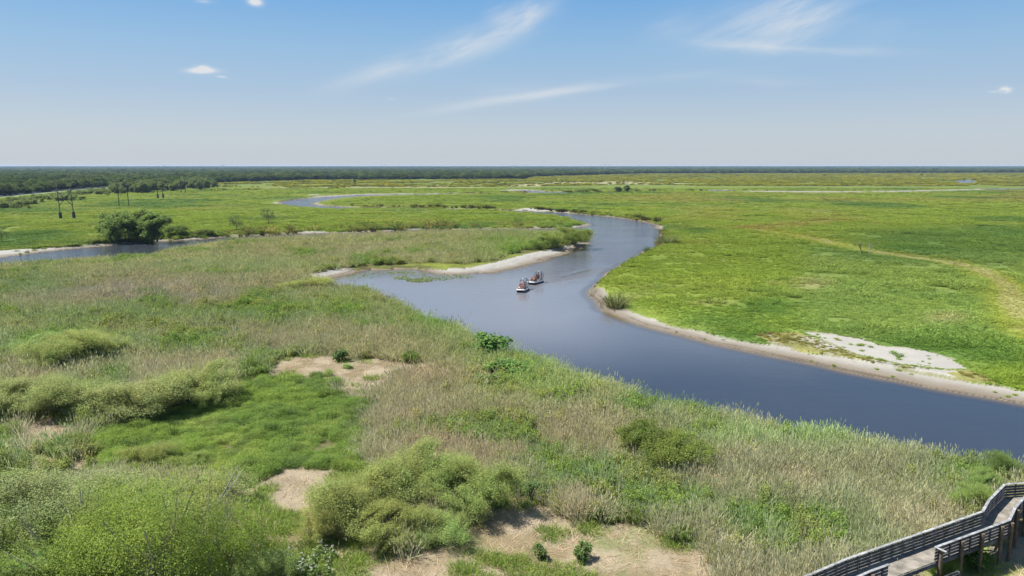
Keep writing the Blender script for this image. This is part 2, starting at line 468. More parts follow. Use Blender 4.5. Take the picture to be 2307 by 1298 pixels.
def ground_material():
    m, nt, out = new_mat('marsh ground')
    a = N(nt, 'ShaderNodeAttribute', attribute_name='lc')
    tc = N(nt, 'ShaderNodeTexCoord')
    n1 = N(nt, 'ShaderNodeTexNoise')
    n1.inputs['Scale'].default_value = 1.6
    n1.inputs['Detail'].default_value = 6
    n1.inputs['Roughness'].default_value = .65
    nt.links.new(tc.outputs['Object'], n1.inputs['Vector'])
    n2 = N(nt, 'ShaderNodeTexNoise')
    n2.inputs['Scale'].default_value = .22
    n2.inputs['Detail'].default_value = 5
    n2.inputs['Roughness'].default_value = .6
    nt.links.new(tc.outputs['Object'], n2.inputs['Vector'])
    g = N(nt, 'ShaderNodeAttribute', attribute_name='grassy')
    s = math_n(nt, 'ADD', math_n(nt, 'MULTIPLY', n1.outputs['Fac'], .5), math_n(nt, 'MULTIPLY', n2.outputs['Fac'], .5))
    r = N(nt, 'ShaderNodeMapRange')
    r.inputs['From Min'].default_value = .36
    r.inputs['From Max'].default_value = .64
    r.inputs['To Min'].default_value = -.38
    r.inputs['To Max'].default_value = .38
    nt.links.new(s, r.inputs['Value'])
    v = math_n(nt, 'ADD', math_n(nt, 'MULTIPLY', r.outputs[0], math_n(nt, 'ADD', math_n(nt, 'MULTIPLY', g.outputs['Fac'], .8), .2)), 1.0)
    c = mul_col(nt, a.outputs['Color'], v)
    p = N(nt, 'ShaderNodeBsdfPrincipled')
    p.inputs['Roughness'].default_value = .9
    p.inputs['Specular IOR Level'].default_value = .1
    nt.links.new(c, p.inputs['Base Color'])
    b = N(nt, 'ShaderNodeBump')
    b.inputs['Distance'].default_value = .6
    b.inputs['Strength'].default_value = .6
    nt.links.new(math_n(nt, 'MULTIPLY', s, math_n(nt, 'ADD', g.outputs['Fac'], .06)), b.inputs['Height'])
    nt.links.new(b.outputs[0], p.inputs['Normal'])
    nt.links.new(p.outputs[0], out.inputs[0])
    return m


BOAT1, BOAT2 = at(1175, 661), at(1206, 643)


def water_material():
    m, nt, out = new_mat('river water')
    tc = N(nt, 'ShaderNodeTexCoord')
    P0 = tc.outputs['Object']
    sep = N(nt, 'ShaderNodeSeparateXYZ')
    nt.links.new(P0, sep.inputs[0])

    def noise(scale, detail, st=(1, 1, 1), rz=0):
        mp = N(nt, 'ShaderNodeMapping')
        mp.inputs['Scale'].default_value = st
        mp.inputs['Rotation'].default_value = (0, 0, rz)
        nt.links.new(P0, mp.inputs[0])
        n = N(nt, 'ShaderNodeTexNoise')
        n.inputs['Scale'].default_value = scale
        n.inputs['Detail'].default_value = detail
        nt.links.new(mp.outputs[0], n.inputs['Vector'])
        return n.outputs['Fac']
    fine = noise(1.5, 4, (.8, 1.6, 1), .2)
    mid = noise(.38, 4, (.6, 1.7, 1), -.15)
    gust = noise(.035, 4, (1, 1, 1))
    gm = N(nt, 'ShaderNodeMapRange')
    gm.inputs['From Min'].default_value = .42
    gm.inputs['From Max'].default_value = .62
    gm.inputs['To Min'].default_value = .25
    nt.links.new(gust, gm.inputs['Value'])
    # disturbed water: the boats' wakes trailing back up the river
    wk = None
    for (b, hx, hy, wid, ln) in ((BOAT2, .62, .78, 1.6, 75), (BOAT1, .28, .96, 1.4, 60)):
        # coordinates along and across the wake axis
        dx = math_n(nt, 'SUBTRACT', sep.outputs[0], float(b.x))
        dy = math_n(nt, 'SUBTRACT', sep.outputs[1], float(b.y))
        al = math_n(nt, 'ADD', math_n(nt, 'MULTIPLY', dx, hx), math_n(nt, 'MULTIPLY', dy, hy))
        ac = math_n(nt, 'ABSOLUTE', math_n(nt, 'SUBTRACT', math_n(nt, 'MULTIPLY', dx, hy), math_n(nt, 'MULTIPLY', dy, hx)))
        w = math_n(nt, 'ADD', math_n(nt, 'MULTIPLY', al, .11), wid)
        q = math_n(nt, 'DIVIDE', ac, w)
        k = math_n(nt, 'SUBTRACT', 1.0, math_n(nt, 'POWER', math_n(nt, 'MINIMUM', q, 1.0), 3.0), clamp=True)
        k = math_n(nt, 'MULTIPLY', k, math_n(nt, 'GREATER_THAN', al, 1.0))
        k = math_n(nt, 'MULTIPLY', k, math_n(nt, 'SUBTRACT', 1.0, math_n(nt, 'DIVIDE', al, float(ln)), clamp=True))
        wk = k if wk is None else math_n(nt, 'MAXIMUM', wk, k)
    # upstream reach is wind-ruffled
    up = N(nt, 'ShaderNodeMapRange')
    up.inputs['From Min'].default_value = 160
    up.inputs['From Max'].default_value = 240
    nt.links.new(sep.outputs[1], up.inputs['Value'])
    amt = math_n(nt, 'MAXIMUM', math_n(nt, 'MULTIPLY', gm.outputs[0], .35), math_n(nt, 'MULTIPLY', math_n(nt, 'ADD', gm.outputs[0], .3), up.outputs[0]))
    amt = math_n(nt, 'MAXIMUM', amt, math_n(nt, 'MULTIPLY', wk, 4.0))
    h = math_n(nt, 'ADD', math_n(nt, 'MULTIPLY', fine, .07), math_n(nt, 'MULTIPLY', mid, math_n(nt, 'ADD', math_n(nt, 'MULTIPLY', up.outputs[0], .24), .10)))
    h = math_n(nt, 'MULTIPLY', h, math_n(nt, 'ADD', amt, .06))
    # rings where fish rise
    for (u, v, rad) in ((1805, 838, 5.0), (1590, 882, 3.2), (1662, 815, 2.4)):
        c = at(u, v)
        d = N(nt, 'ShaderNodeVectorMath', operation='DISTANCE')
        nt.links.new(P0, d.inputs[0])
        d.inputs[1].default_value = (c.x, c.y, 0)
        dd = d.outputs['Value']
        env = math_n(nt, 'SUBTRACT', 1.0, math_n(nt, 'DIVIDE', dd, rad), clamp=True)
        h = math_n(nt, 'ADD', h, math_n(nt, 'MULTIPLY', math_n(nt, 'SINE', math_n(nt, 'MULTIPLY', dd, 9.0)), math_n(nt, 'MULTIPLY', env, .006)))
    # bow waves
    c = BOAT1
    bmp = N(nt, 'ShaderNodeBump')
    bmp.inputs['Strength'].default_value = 1.0
    bmp.inputs['Distance'].default_value = 1.0
    nt.links.new(h, bmp.inputs['Height'])
    dep = N(nt, 'ShaderNodeAttribute', attribute_name='depth')
    body = N(nt, 'ShaderNodeBsdfDiffuse')
    body.inputs['Color'].default_value = (.022, .026, .052, 1)
    sky_sheen = N(nt, 'ShaderNodeAttribute', attribute_name='sky_sheen')
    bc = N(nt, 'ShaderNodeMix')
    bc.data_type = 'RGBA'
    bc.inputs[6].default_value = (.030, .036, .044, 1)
    bc.inputs[7].default_value = (.135, .135, .145, 1)  # pale grey body colour standing in for reflected sky
    nt.links.new(sky_sheen.outputs['Fac'], bc.inputs[0])
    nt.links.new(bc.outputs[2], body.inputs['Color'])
    tr = N(nt, 'ShaderNodeBsdfTransparent')
    tr.inputs['Color'].default_value = (.86, .80, .68, 1)
    mxd = N(nt, 'ShaderNodeMixShader')
    dm = N(nt, 'ShaderNodeMapRange')
    dm.inputs['From Min'].default_value = 0.0
    dm.inputs['From Max'].default_value = .32
    nt.links.new(dep.outputs['Fac'], dm.inputs['Value'])
    nt.links.new(dm.outputs[0], mxd.inputs[0])
    nt.links.new(tr.outputs[0], mxd.inputs[1])
    nt.links.new(body.outputs[0], mxd.inputs[2])
    gl = N(nt, 'ShaderNodeBsdfGlossy')
    gl.inputs['Roughness'].default_value = .09
    nt.links.new(bmp.outputs[0], gl.inputs['Normal'])
    fr = N(nt, 'ShaderNodeFresnel')
    fr.inputs['IOR'].default_value = 1.333
    nt.links.new(bmp.outputs[0], fr.inputs['Normal'])
    mx = N(nt, 'ShaderNodeMixShader')
    nt.links.new(fr.outputs[0], mx.inputs[0])
    nt.links.new(mxd.outputs[0], mx.inputs[1])
    nt.links.new(gl.outputs[0], mx.inputs[2])
    nt.links.new(mx.outputs[0], out.inputs[0])
    return m


# ------------------------------------------------------------------ ground and water sheets
def build_ground():
    ys = list(np.arange(-60, 34, 4.0)) + [34.0]
    while ys[-1] < 17000:
        y = ys[-1]
        ys.append(y + max(.45, y * y / (30 * 740.0) * (.62 if y < 420 else .36)))
    ys = np.array(ys)
    nc = 1050
    t = np.linspace(-1, 1, nc)
    s = .80 * t + .20 * t ** 5
    half = 1.02 * np.abs(ys) + 70
    X = s[None, :] * half[:, None]
    Y = np.repeat(ys[:, None], nc, 1)
    x, y = X.ravel(), Y.ravel()
    sd = water_sd(x, y)
    sand = any_in(x, y, SANDS, 0)
    soft = np.zeros(x.shape)
    z = height(x, y, sd, sand)
    near = inside(x, y, NEARLAND)
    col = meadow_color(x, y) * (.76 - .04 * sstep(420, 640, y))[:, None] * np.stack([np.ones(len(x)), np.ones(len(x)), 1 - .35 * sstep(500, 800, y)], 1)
    # near bank soil under the reeds
    n = fbm(x, y, 7, 61, 4)
    soil = mixc(np.tile(np.array([lin(100, 100, 62, .7)]), (len(x), 1)), lin(122, 108, 78, .7), sstep(.4, .65, n))
    col[near] = soil[near]
    z = z + np.where(near & (sd > 6), .25, 0)
    dry = any_in(x, y, DRY, 2.2) & near
    dn = fbm(x, y, 3.2, 71, 5)
    drycol = mixc(np.tile(np.array([lin(188, 172, 144, .48)]), (len(x), 1)), lin(152, 136, 104, .52), sstep(.42, .66, dn))
    drycol = mixc(drycol, lin(128, 146, 84, .5), sstep(.58, .72, fbm(x, y, 4.5, 83, 4)) * .6)
    col[dry] = drycol[dry]
    mat = inside(x, y, MAT)
    mc = mixc(np.tile(np.array([lin(150, 158, 66, .42)]), (len(x), 1)), lin(120, 122, 66, .42), sstep(.4, .65, n))
    col[mat] = mc[mat]
    yard = inside(x, y, BOARDYARD)
    yc = mixc(np.tile(np.array([lin(120, 140, 72, .8)]), (len(x), 1)), lin(165, 155, 118, .8), sstep(.4, .6, n))
    col[yard] = yc[yard]
    ysand = any_in(x, y, [BOARDSAND], .6)
    col[ysand] = (np.array([lin(200, 188, 162, .34)]) * (.8 + .4 * n[:, None]))[ysand]
    # bare cut bank just above the waterline, then sand bars
    bank = (sd > -.5) & (sd < np.clip(y / 180, .9, 4.0)) & ~near
    col[bank] = np.array(MUD)
    wet = 1 - sstep(1.5, 6.0, sd + (n - .5) * 2)
    sc = mixc(np.tile(np.array([SAND_DRY]), (len(x), 1)), SAND_WET, wet)
    sc = mixc(sc, lin(120, 108, 86, .4), (np.abs(sd - 1.6 - (fbm(x, y, 14, 66, 3) - .5) * 3) < .22) * sstep(.42, .52, fbm(x, y, 12, 67, 3)) * .8)
    sc = mixc(sc, lin(112, 97, 78, .34), (1 - sstep(.3, 1.5, sd + (n - .5) * 1.6)) * .75)
    gr = sstep(.50, .60, fbm(x, y, 5, 33, 4) + .18 * sstep(8, 16, sd) - .12) * (sd > 5) * (y < 140) * ~inside(x, y, SANDS[1])
    sc = mixc(sc, lin(165, 165, 104, .40), gr * .75)
    # a ragged border of plants on each bar
    sandw = (any_in(x, y, SANDS, .9) & ~any_in(x, y, SANDS[1:2], 3)) | any_in(x, y, SANDS[1:2], 3.2)
    sandw &= sd < 60
    sandc = np.where(y < 330, sandw, sand)
    col[sandc] = sc[sandc]
    tzn = inside(x, y, TRANS) & ~sandc
    tcol = mixc(np.tile(np.array([SAND_DRY]), (len(x), 1)), lin(172, 168, 100, .42), sstep(.40, .58, fbm(x, y, 4, 39, 4)))
    col[tzn] = tcol[tzn]
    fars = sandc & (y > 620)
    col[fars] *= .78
    under = sd <= .3
    uc = mixc(np.tile(np.array([lin(185, 168, 138, .40)]), (len(x), 1)), lin(96, 84, 62, .35), sstep(0, 5, -sd))
    col[under] = uc[under]
    # far flats
    scrub = y > 980
    col[scrub] = mixc(col, SCRUB_G, np.full(len(x), .55))[scrub]
    ss = any_in(x, y, SCRUBSAND)
    col[ss] = (np.array([lin(186, 178, 130, .42)]) * (.7 + .6 * fbm(x, y, 40, 12, 3)[:, None]))[ss]
    wood = inside(x, y, FRONT_FAR)
    col[wood] = FOREST_FLOOR
    grassy = np.where(sandc | under | ss, .08, np.where(dry | ysand, .35, 1.0))
    nr, ncx = X.shape
    i = np.arange(nr * nc).reshape(nr, nc)
    faces = np.stack([i[:-1, :-1], i[:-1, 1:], i[1:, 1:], i[1:, :-1]], -1).reshape(-1, 4)
    g = mesh_obj('ground', np.stack([x, y, z], 1), faces, ground_material(), col=col, smooth=True)
    a = g.data.attributes.new('grassy', 'FLOAT', 'POINT')
    a.data.foreach_set('value', grassy.astype(np.float32))
    tag(g, 'flat green marsh ground with pale sand bars', kind='structure')
    # water: the same sheet's cells that lie under water, at level zero
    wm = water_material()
    fsd = sd[faces].min(1)
    rivbox = y[faces].min(1) < 1010
    for nm, sel, lab in (('river', (fsd < 1.0) & rivbox, 'dark winding river between grassy banks'), ('ponds', (fsd < 1.0) & ~rivbox, 'small pale ponds far out on the marsh')):
        ff = faces[sel]
        if len(ff) == 0:
            continue
        us, inv = np.unique(ff.ravel(), return_inverse=True)
        vv = np.stack([x[us], y[us], np.zeros(len(us))], 1)
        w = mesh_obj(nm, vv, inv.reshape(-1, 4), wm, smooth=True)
        a = w.data.attributes.new('depth', 'FLOAT', 'POINT')
        a.data.foreach_set('value', np.maximum(-z[us], 0).astype(np.float32))
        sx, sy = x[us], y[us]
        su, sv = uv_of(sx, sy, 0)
        sky_sheen = sstep(880, 700, sv) * (1 - .6 * sstep(640, 560, sv)) * (1 - .8 * sstep(720, 620, su) * sstep(640, 600, sv)) * (1 - .5 * sstep(490, 470, sv)) * (.75 + .5 * fbm(sx, sy, 30, 905, 3)) * (1 - .5 * sstep(1250, 1500, su) * sstep(560, 600, sv))  # where the water colour is lightened to imitate brighter sky reflection
        a = w.data.attributes.new('sky_sheen', 'FLOAT', 'POINT')
        a.data.foreach_set('value', np.clip(sky_sheen, 0, 1).astype(np.float32))
        tag(w, lab, kind='structure')


# ------------------------------------------------------------------ plant meshes
def blades(n, rad, hmin, hmax, width, bend, rng, cols, lean=.25, plume=0.0, plume_col=(.5, .42, .3)):
    """n bent blades as strips; returns verts, faces, colours"""
    r = rad * np.sqrt(rng.random(n))
    th = rng.random(n) * 2 * PI
    bx, by = r * np.cos(th), r * np.sin(th)
    hgt = hmin + (hmax - hmin) * rng.random(n)
    az = th + rng.normal(0, .9, n)
    ln = np.abs(rng.normal(0, lean, n)) + .04
    bd = np.abs(rng.normal(0, bend, n))
    fx, fy = np.cos(az), np.sin(az)
    wa = rng.random(n) * PI
    wx, wy = np.cos(wa), np.sin(wa)
    w = width * (.6 + .8 * rng.random(n))
    V, Fc, C = [], [], []
    ts = [0, .45, .8, 1.0]
    ws = [1, .95, .6, .08]
    cc = np.array(cols)[rng.integers(0, len(cols), n)] * (.75 + .5 * rng.random((n, 1)))
    for t, k in zip(ts, ws):
        off = hgt * (ln * t + bd * t * t)
        zz = hgt * t * (1 - .25 * bd * t)
        px, py = bx + fx * off, by + fy * off
        V.append(np.stack([px - wx * w * k / 2, py - wy * w * k / 2, zz], 1))
        V.append(np.stack([px + wx * w * k / 2, py + wy * w * k / 2, zz], 1))
        C += [cc, cc]
    base = np.arange(n)
    for s in range(3):
        a, b, c, d = base + 2 * s * n, base + (2 * s + 1) * n, base + (2 * s + 3) * n, base + (2 * s + 2) * n
        Fc.append(np.stack([a, b, c, d], 1))
    V, C = np.concatenate(V), np.concatenate(C)
    Fc = np.concatenate(Fc)
    if plume > 0:
        k = rng.random(n) < plume
        m = int(k.sum())
        if m:
            tip = (V[6 * n:7 * n] + V[7 * n:8 * n])[k] / 2
            pw, pl = width * 1.9, .28 * (hmax / 2.2)
            pv, pc, pf = [], [], []
            for q in range(2):
                a2 = rng.random(m) * PI
                ox, oy = np.cos(a2) * pw / 2, np.sin(a2) * pw / 2
                dx, dy = fx[k] * .06, fy[k] * .06
                o = len(V) + 4 * m * q
                pv += [tip + np.stack([-ox, -oy, np.full(m, -pl * .4)], 1), tip + np.stack([ox, oy, np.full(m, -pl * .4)], 1),
                       tip + np.stack([ox * .5 + dx, oy * .5 + dy, np.full(m, pl * .6)], 1), tip + np.stack([-ox * .5 + dx, -oy * .5 + dy, np.full(m, pl * .6)], 1)]
                b0 = o + np.arange(m)
                pf.append(np.stack([b0, b0 + m, b0 + 2 * m, b0 + 3 * m], 1))
                pc += [np.tile(np.array([plume_col]), (4 * m, 1)) * (.8 + .4 * rng.random((4 * m, 1)))]
            V = np.concatenate([V] + pv)
            C = np.concatenate([C] + pc)
            Fc = np.concatenate([Fc] + pf)
    return V, Fc, C


def leaves(pts, size, rng, cols, up=.6, aspect=1.6, jit=.4):
    """one folded-quad leaf (or spray) at each point"""
    n = len(pts)
    nrm = rng.normal(0, 1, (n, 3))
    nrm[:, 2] = np.abs(nrm[:, 2]) + up
    nrm /= np.linalg.norm(nrm, axis=1)[:, None]
    a = rng.normal(0, 1, (n, 3))
    t = np.cross(nrm, a)
    t /= np.linalg.norm(t, axis=1)[:, None] + 1e-9
    b = np.cross(nrm, t)
    s = (size * (1 - jit + 2 * jit * rng.random(n)))[:, None]
    L, W = s * aspect / 2, s / 2
    V = np.concatenate([pts - t * L, pts + b * W + nrm * s * .12, pts + t * L, pts - b * W + nrm * s * .12])
    i = np.arange(n)
    Fc = np.stack([i, i + n, i + 2 * n, i + 3 * n], 1)
    c = np.array(cols)[rng.integers(0, len(cols), n)] * (.82 + .36 * rng.random((n, 1)))
    return V, Fc, np.tile(c, (4, 1))


def join(parts):
    V, Fc, C, o = [], [], [], 0
    for v, f, c in parts:
        V.append(v)
        Fc.append(f + o)
        C.append(c)
        o += len(v)
    return np.concatenate(V), np.concatenate(Fc), np.concatenate(C)


def lobes_points(lobes, n, rng, shell=.55, fuzz=.1):
    """points spread through a union of ellipsoid lobes (x, y, z, rx, rz, weight), denser to the outside, in clumps"""
    lob = np.array(lobes, float)
    w = lob[:, 3] ** 2 * lob[:, 4]
    k = rng.choice(len(lob), n, p=w / w.sum())
    d = rng.normal(0, 1, (n, 3))
    d /= np.linalg.norm(d, axis=1)[:, None]
    r = shell + (1 - shell) * rng.random(n) ** .6
    r *= 1 + .16 * np.sin(d[:, 0] * 7 + k) * np.sin(d[:, 1] * 6 + 2 * k) + fuzz * rng.normal(0, 1, n)
    p = lob[k, :3] + d * np.stack([lob[k, 3], lob[k, 3], lob[k, 4]], 1) * r[:, None]
    return p


def tube(path, radii, sides=6):
    """tapered tube along a path"""
    V, Fc = [], []
    pts = [Vector(p) for p in path]
    for i, p in enumerate(pts):
        d = (pts[min(i + 1, len(pts) - 1)] - pts[max(i - 1, 0)]).normalized()
        a = d.cross(Vector((0, 0, 1)) if abs(d.z) < .95 else Vector((1, 0, 0))).normalized()
        b = d.cross(a)
        for s in range(sides):
            t = 2 * PI * s / sides
            V.append(tuple(p + (a * math.cos(t) + b * math.sin(t)) * radii[i]))
    for i in range(len(pts) - 1):
        for s in range(sides):
            s2 = (s + 1) % sides
            Fc.append((i * sides + s, i * sides + s2, (i + 1) * sides + s2, (i + 1) * sides + s))
    return np.array(V), np.array(Fc)


def limb_set(rng, h, r0, n, spread, start=.25, forks=2):
    """a trunk with limbs; returns verts, faces"""
    parts = []
    wob = [(0, 0, 0)]
    for i in range(1, 5):
        wob.append((wob[-1][0] + rng.normal(0, .035 * h), wob[-1][1] + rng.normal(0, .035 * h), h * .85 * i / 4))
    parts.append(tube(wob, [r0, r0 * .8, r0 * .6, r0 * .4, r0 * .15], 7))
    for k in range(n):
        t = start + (1 - start) * .8 * k / n + rng.random() * .05
        z = t * h * .85
        i = min(int(t * 4), 3)
        f = t * 4 - i
        o = np.array(wob[i]) * (1 - f) + np.array(wob[i + 1]) * f
        az = k * 2.4 + rng.random()
        ln = spread * (1 - .45 * t) * (.7 + .5 * rng.random())
        p1 = o + np.array([math.cos(az) * ln * .5, math.sin(az) * ln * .5, ln * .28])
        p2 = o + np.array([math.cos(az + .2) * ln, math.sin(az + .2) * ln, ln * .62])
        r = r0 * .42 * (1 - .6 * t)
        parts.append(tube([o, p1, p2], [r, r * .65, r * .2], 5))
        for q in range(forks):
            a2 = az + rng.normal(0, .8)
            p3 = p1 + np.array([math.cos(a2) * ln * .4, math.sin(a2) * ln * .4, ln * (.2 + .3 * rng.random())])
            parts.append(tube([p1, p3], [r * .5, r * .12], 4))
    V, Fc, o = [], [], 0
    for v, f in parts:
        V.append(v)
        Fc.append(f + o)
        o += len(v)
    return np.concatenate(V), np.concatenate(Fc)


G1, G2, G3 = (.30, .345, .115), (.37, .40, .15), (.23, .285, .095)


def subdivide_lobes(L, rng, k=15, f=.36, out=.74):
    R = []
    for (x, y, z, r, rz, w) in L:
        for i in range(k):
            d = rng.normal(0, 1, 3)
            d[2] = abs(d[2]) * .9 + .05 if rng.random() < .8 else d[2]
            d /= np.linalg.norm(d)
            q = out * (.75 + .45 * rng.random())
            rr = r * f * (.6 + .8 * rng.random())
            R.append((x + d[0] * r * q, y + d[1] * r * q, z + d[2] * rz * q, rr, rr * .8, 1))
    return R


def lobes_bush(rng, n, r=.30, tall=.8):
    L = []
    for i in range(n):
        a, d = rng.random() * 2 * PI, .5 * math.sqrt(rng.random()) * .95
        rr = r * (.7 + .6 * rng.random()) * (1 - .3 * d)
        rr *= .65 + .7 * rng.random()
        z = (.22 + .68 * rng.random() * (1 - .8 * d)) * tall
        L.append((d * math.cos(a), d * math.sin(a), z, rr, rr * .75 * tall, 1))
    return L


PROTO_SEED = 100


def bush_data(kind, seed):
    """unit-size shrub (about 1 wide, 0.8 tall): crown and stem meshes"""
    rng = np.random.default_rng(seed)
    if kind == 'willow':
        nl, n, s, cols, asp, up = 20, 70000, .0085, [G1, G2, G3, (.20, .25, .07)], 2.0, .9
    elif kind == 'leafy':
        nl, n, s, cols, asp, up = 11, 3600, .062, [G1, G3, (.11, .19, .055)], 1.3, 1.1
    elif kind == 'feathery':
        nl, n, s, cols, asp, up = 15, 30000, .0125, [G1, (.25, .30, .06), (.22, .27, .06)], 2.6, .3
    else:
        nl, n, s, cols, asp, up = 24, 85000, .0058, [(.255, .33, .052), (.29, .355, .068), (.195, .275, .058)], 1.7, .5
    L = lobes_bush(rng, nl)
    p = lobes_points(subdivide_lobes(L, rng), n, rng, .3, .24)
    p[:, 2] = np.maximum(p[:, 2], .01 + .06 * rng.random(n))
    cl = fbm(p[:, 0] + p[:, 2] * .7, p[:, 1] - p[:, 2] * .5, .13, seed, 3)
    keep = cl > (.42 if kind != 'tree' else .47)
    p = p[keep]
    v, f, c = leaves(p, s, rng, cols, up, asp)
    patch = .68 + .64 * fbm(p[:, 0] * 1.3 + p[:, 2], p[:, 1] + p[:, 2] * .6, .10, seed + 5, 2)
    warm = 1 + .22 * (fbm(p[:, 0], p[:, 1] + p[:, 2], .2, seed + 8, 2) - .5)
    c = c * np.tile(patch, 4)[:, None] * np.stack([np.tile(warm, 4), np.ones(len(c)), np.ones(len(c))], 1)
    stem = []
    for i in range(9 if kind != 'tree' else 16):
        q = L[i % nl]
        a = rng.normal(0, .05, 2)
        stem.append(tube([(a[0], a[1], 0), (q[0] * .5, q[1] * .5, q[2] * .55), (q[0] + rng.normal(0, .05), q[1] + rng.normal(0, .05), q[2] + q[4] * .9)], [.012, .008, .003], 4))
        for j in range(3):
            stem.append(tube([(q[0] * .6, q[1] * .6, q[2] * .7), (q[0] + rng.normal(0, q[3] * .4), q[1] + rng.normal(0, q[3] * .4), q[2] + q[4] * (.5 + .6 * rng.random()))], [.0035, .0012], 3))
    V, Fc, o = [], [], 0
    for sv, sf in stem:
        V.append(sv)
        Fc.append(sf + o)
        o += len(sv)
    return (v, f, c), (np.concatenate(V), np.concatenate(Fc))


BUSH = {}
for kd in ('willow', 'leafy', 'feathery', 'tree'):
    for s_ in range(3):
        (v, f, c), (sv, sf) = bush_data(kd, 200 + 10 * s_ + len(kd))
        BUSH[kd, s_] = (mesh_obj('foliage', v, f, M_LEAF, col=c, link=False).data, mesh_obj('stems', sv, sf, M_TWIG if kd in ('tree', 'willow') else M_BARK, link=False).data)


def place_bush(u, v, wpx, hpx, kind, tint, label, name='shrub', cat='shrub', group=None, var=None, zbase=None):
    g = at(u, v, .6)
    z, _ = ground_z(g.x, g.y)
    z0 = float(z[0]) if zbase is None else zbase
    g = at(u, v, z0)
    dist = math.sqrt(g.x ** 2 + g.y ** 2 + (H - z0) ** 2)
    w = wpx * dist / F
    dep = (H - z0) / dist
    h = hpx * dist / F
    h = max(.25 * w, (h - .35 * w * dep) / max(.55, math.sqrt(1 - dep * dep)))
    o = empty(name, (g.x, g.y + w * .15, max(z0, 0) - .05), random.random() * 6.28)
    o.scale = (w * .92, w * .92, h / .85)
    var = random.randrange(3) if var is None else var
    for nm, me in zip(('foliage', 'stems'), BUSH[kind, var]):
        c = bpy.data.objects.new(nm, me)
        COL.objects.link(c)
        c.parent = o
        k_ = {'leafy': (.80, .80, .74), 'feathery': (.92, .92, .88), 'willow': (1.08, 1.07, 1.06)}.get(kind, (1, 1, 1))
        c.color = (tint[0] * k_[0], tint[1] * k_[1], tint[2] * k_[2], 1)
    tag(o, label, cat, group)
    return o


# ------------------------------------------------------------------ scattered plants (one object for each kind of cover)
def scatter(name, x, y, z, scl, idx, tint, protos, label, rng, tilt=.1):
    n = len(x)
    me = bpy.data.meshes.new(name)
    me.vertices.add(n)
    me.vertices.foreach_set('co', np.stack([x, y, z], 1).astype(np.float32).ravel())
    rot = np.stack([rng.normal(0, tilt, n), rng.normal(0, tilt, n), rng.random(n) * 2 * PI], 1).astype(np.float32)
    me.attributes.new('rot', 'FLOAT_VECTOR', 'POINT').data.foreach_set('vector', rot.ravel())
    me.attributes.new('scl', 'FLOAT_VECTOR', 'POINT').data.foreach_set('vector', scl.astype(np.float32).ravel())
    me.attributes.new('idx', 'INT', 'POINT').data.foreach_set('value', idx.astype(np.int32))
    t4 = np.ones((n, 4), np.float32)
    t4[:, :3] = tint
    me.attributes.new('tint', 'FLOAT_COLOR', 'POINT').data.foreach_set('color', t4.ravel())
    me.update()
    o = bpy.data.objects.new(name, me)
    COL.objects.link(o)
    coll = bpy.data.collections.new(name + ' plants')
    for p in protos:
        coll.objects.link(p)
    nt = bpy.data.node_groups.new(name + ' scatter', 'GeometryNodeTree')
    nt.interface.new_socket('Geometry', in_out='INPUT', socket_type='NodeSocketGeometry')
    nt.interface.new_socket('Geometry', in_out='OUTPUT', socket_type='NodeSocketGeometry')
    gi, go = nt.nodes.new('NodeGroupInput'), nt.nodes.new('NodeGroupOutput')
    iop = nt.nodes.new('GeometryNodeInstanceOnPoints')
    ci = nt.nodes.new('GeometryNodeCollectionInfo')
    ci.inputs['Collection'].default_value = coll
    ci.inputs['Separate Children'].default_value = True
    ci.inputs['Reset Children'].default_value = True

    def attr(nm, dt):
        a = nt.nodes.new('GeometryNodeInputNamedAttribute')
        a.data_type = dt
        a.inputs['Name'].default_value = nm
        return a.outputs['Attribute']
    e2r = nt.nodes.new('FunctionNodeEulerToRotation')
    nt.links.new(attr('rot', 'FLOAT_VECTOR'), e2r.inputs[0])
    nt.links.new(gi.outputs[0], iop.inputs['Points'])
    nt.links.new(ci.outputs[0], iop.inputs['Instance'])
    iop.inputs['Pick Instance'].default_value = True
    nt.links.new(attr('idx', 'INT'), iop.inputs['Instance Index'])
    nt.links.new(e2r.outputs[0], iop.inputs['Rotation'])
    nt.links.new(attr('scl', 'FLOAT_VECTOR'), iop.inputs['Scale'])
    nt.links.new(iop.outputs[0], go.inputs[0])
    md = o.modifiers.new('scatter', 'NODES')
    md.node_group = nt
    tag(o, label, kind='stuff')
    return o


def sample(rho0, d0, p, y0, y1, rng, xf=.80, xp=14):
    yy = np.linspace(y0, y1, 4000)
    dens = rho0 * np.minimum(1, (d0 / yy) ** p) * 2 * (xf * yy + xp)
    cum = np.concatenate([[0], np.cumsum((dens[1:] + dens[:-1]) / 2 * np.diff(yy))])
    n = int(cum[-1])
    y = np.interp(rng.random(n) * cum[-1], cum, yy)
    x = (rng.random(n) * 2 - 1) * (xf * y + xp)
    return x, y


def protos(base, fn, k, mat):
    out = []
    for i in range(k):
        v, f, c = fn(np.random.default_rng(PROTO_SEED + i * 7 + len(base)))
        out.append(mesh_obj('%s_%d' % (base, i), v, f, mat, col=c, link=False))
    return out


def blobs_color(u, v, base, blobs):
    c = np.tile(np.array([base], float), (len(u), 1))
    for (pu, pv, ru, rv, col, w) in blobs:
        q = np.exp(-(((u - pu) / ru) ** 2 + ((v - pv) / rv) ** 2)) * w
        c = mixc(c, col, np.clip(q, 0, 1))
    return c


CLEAR = []      # (x, y, r): keep tall reeds out of these


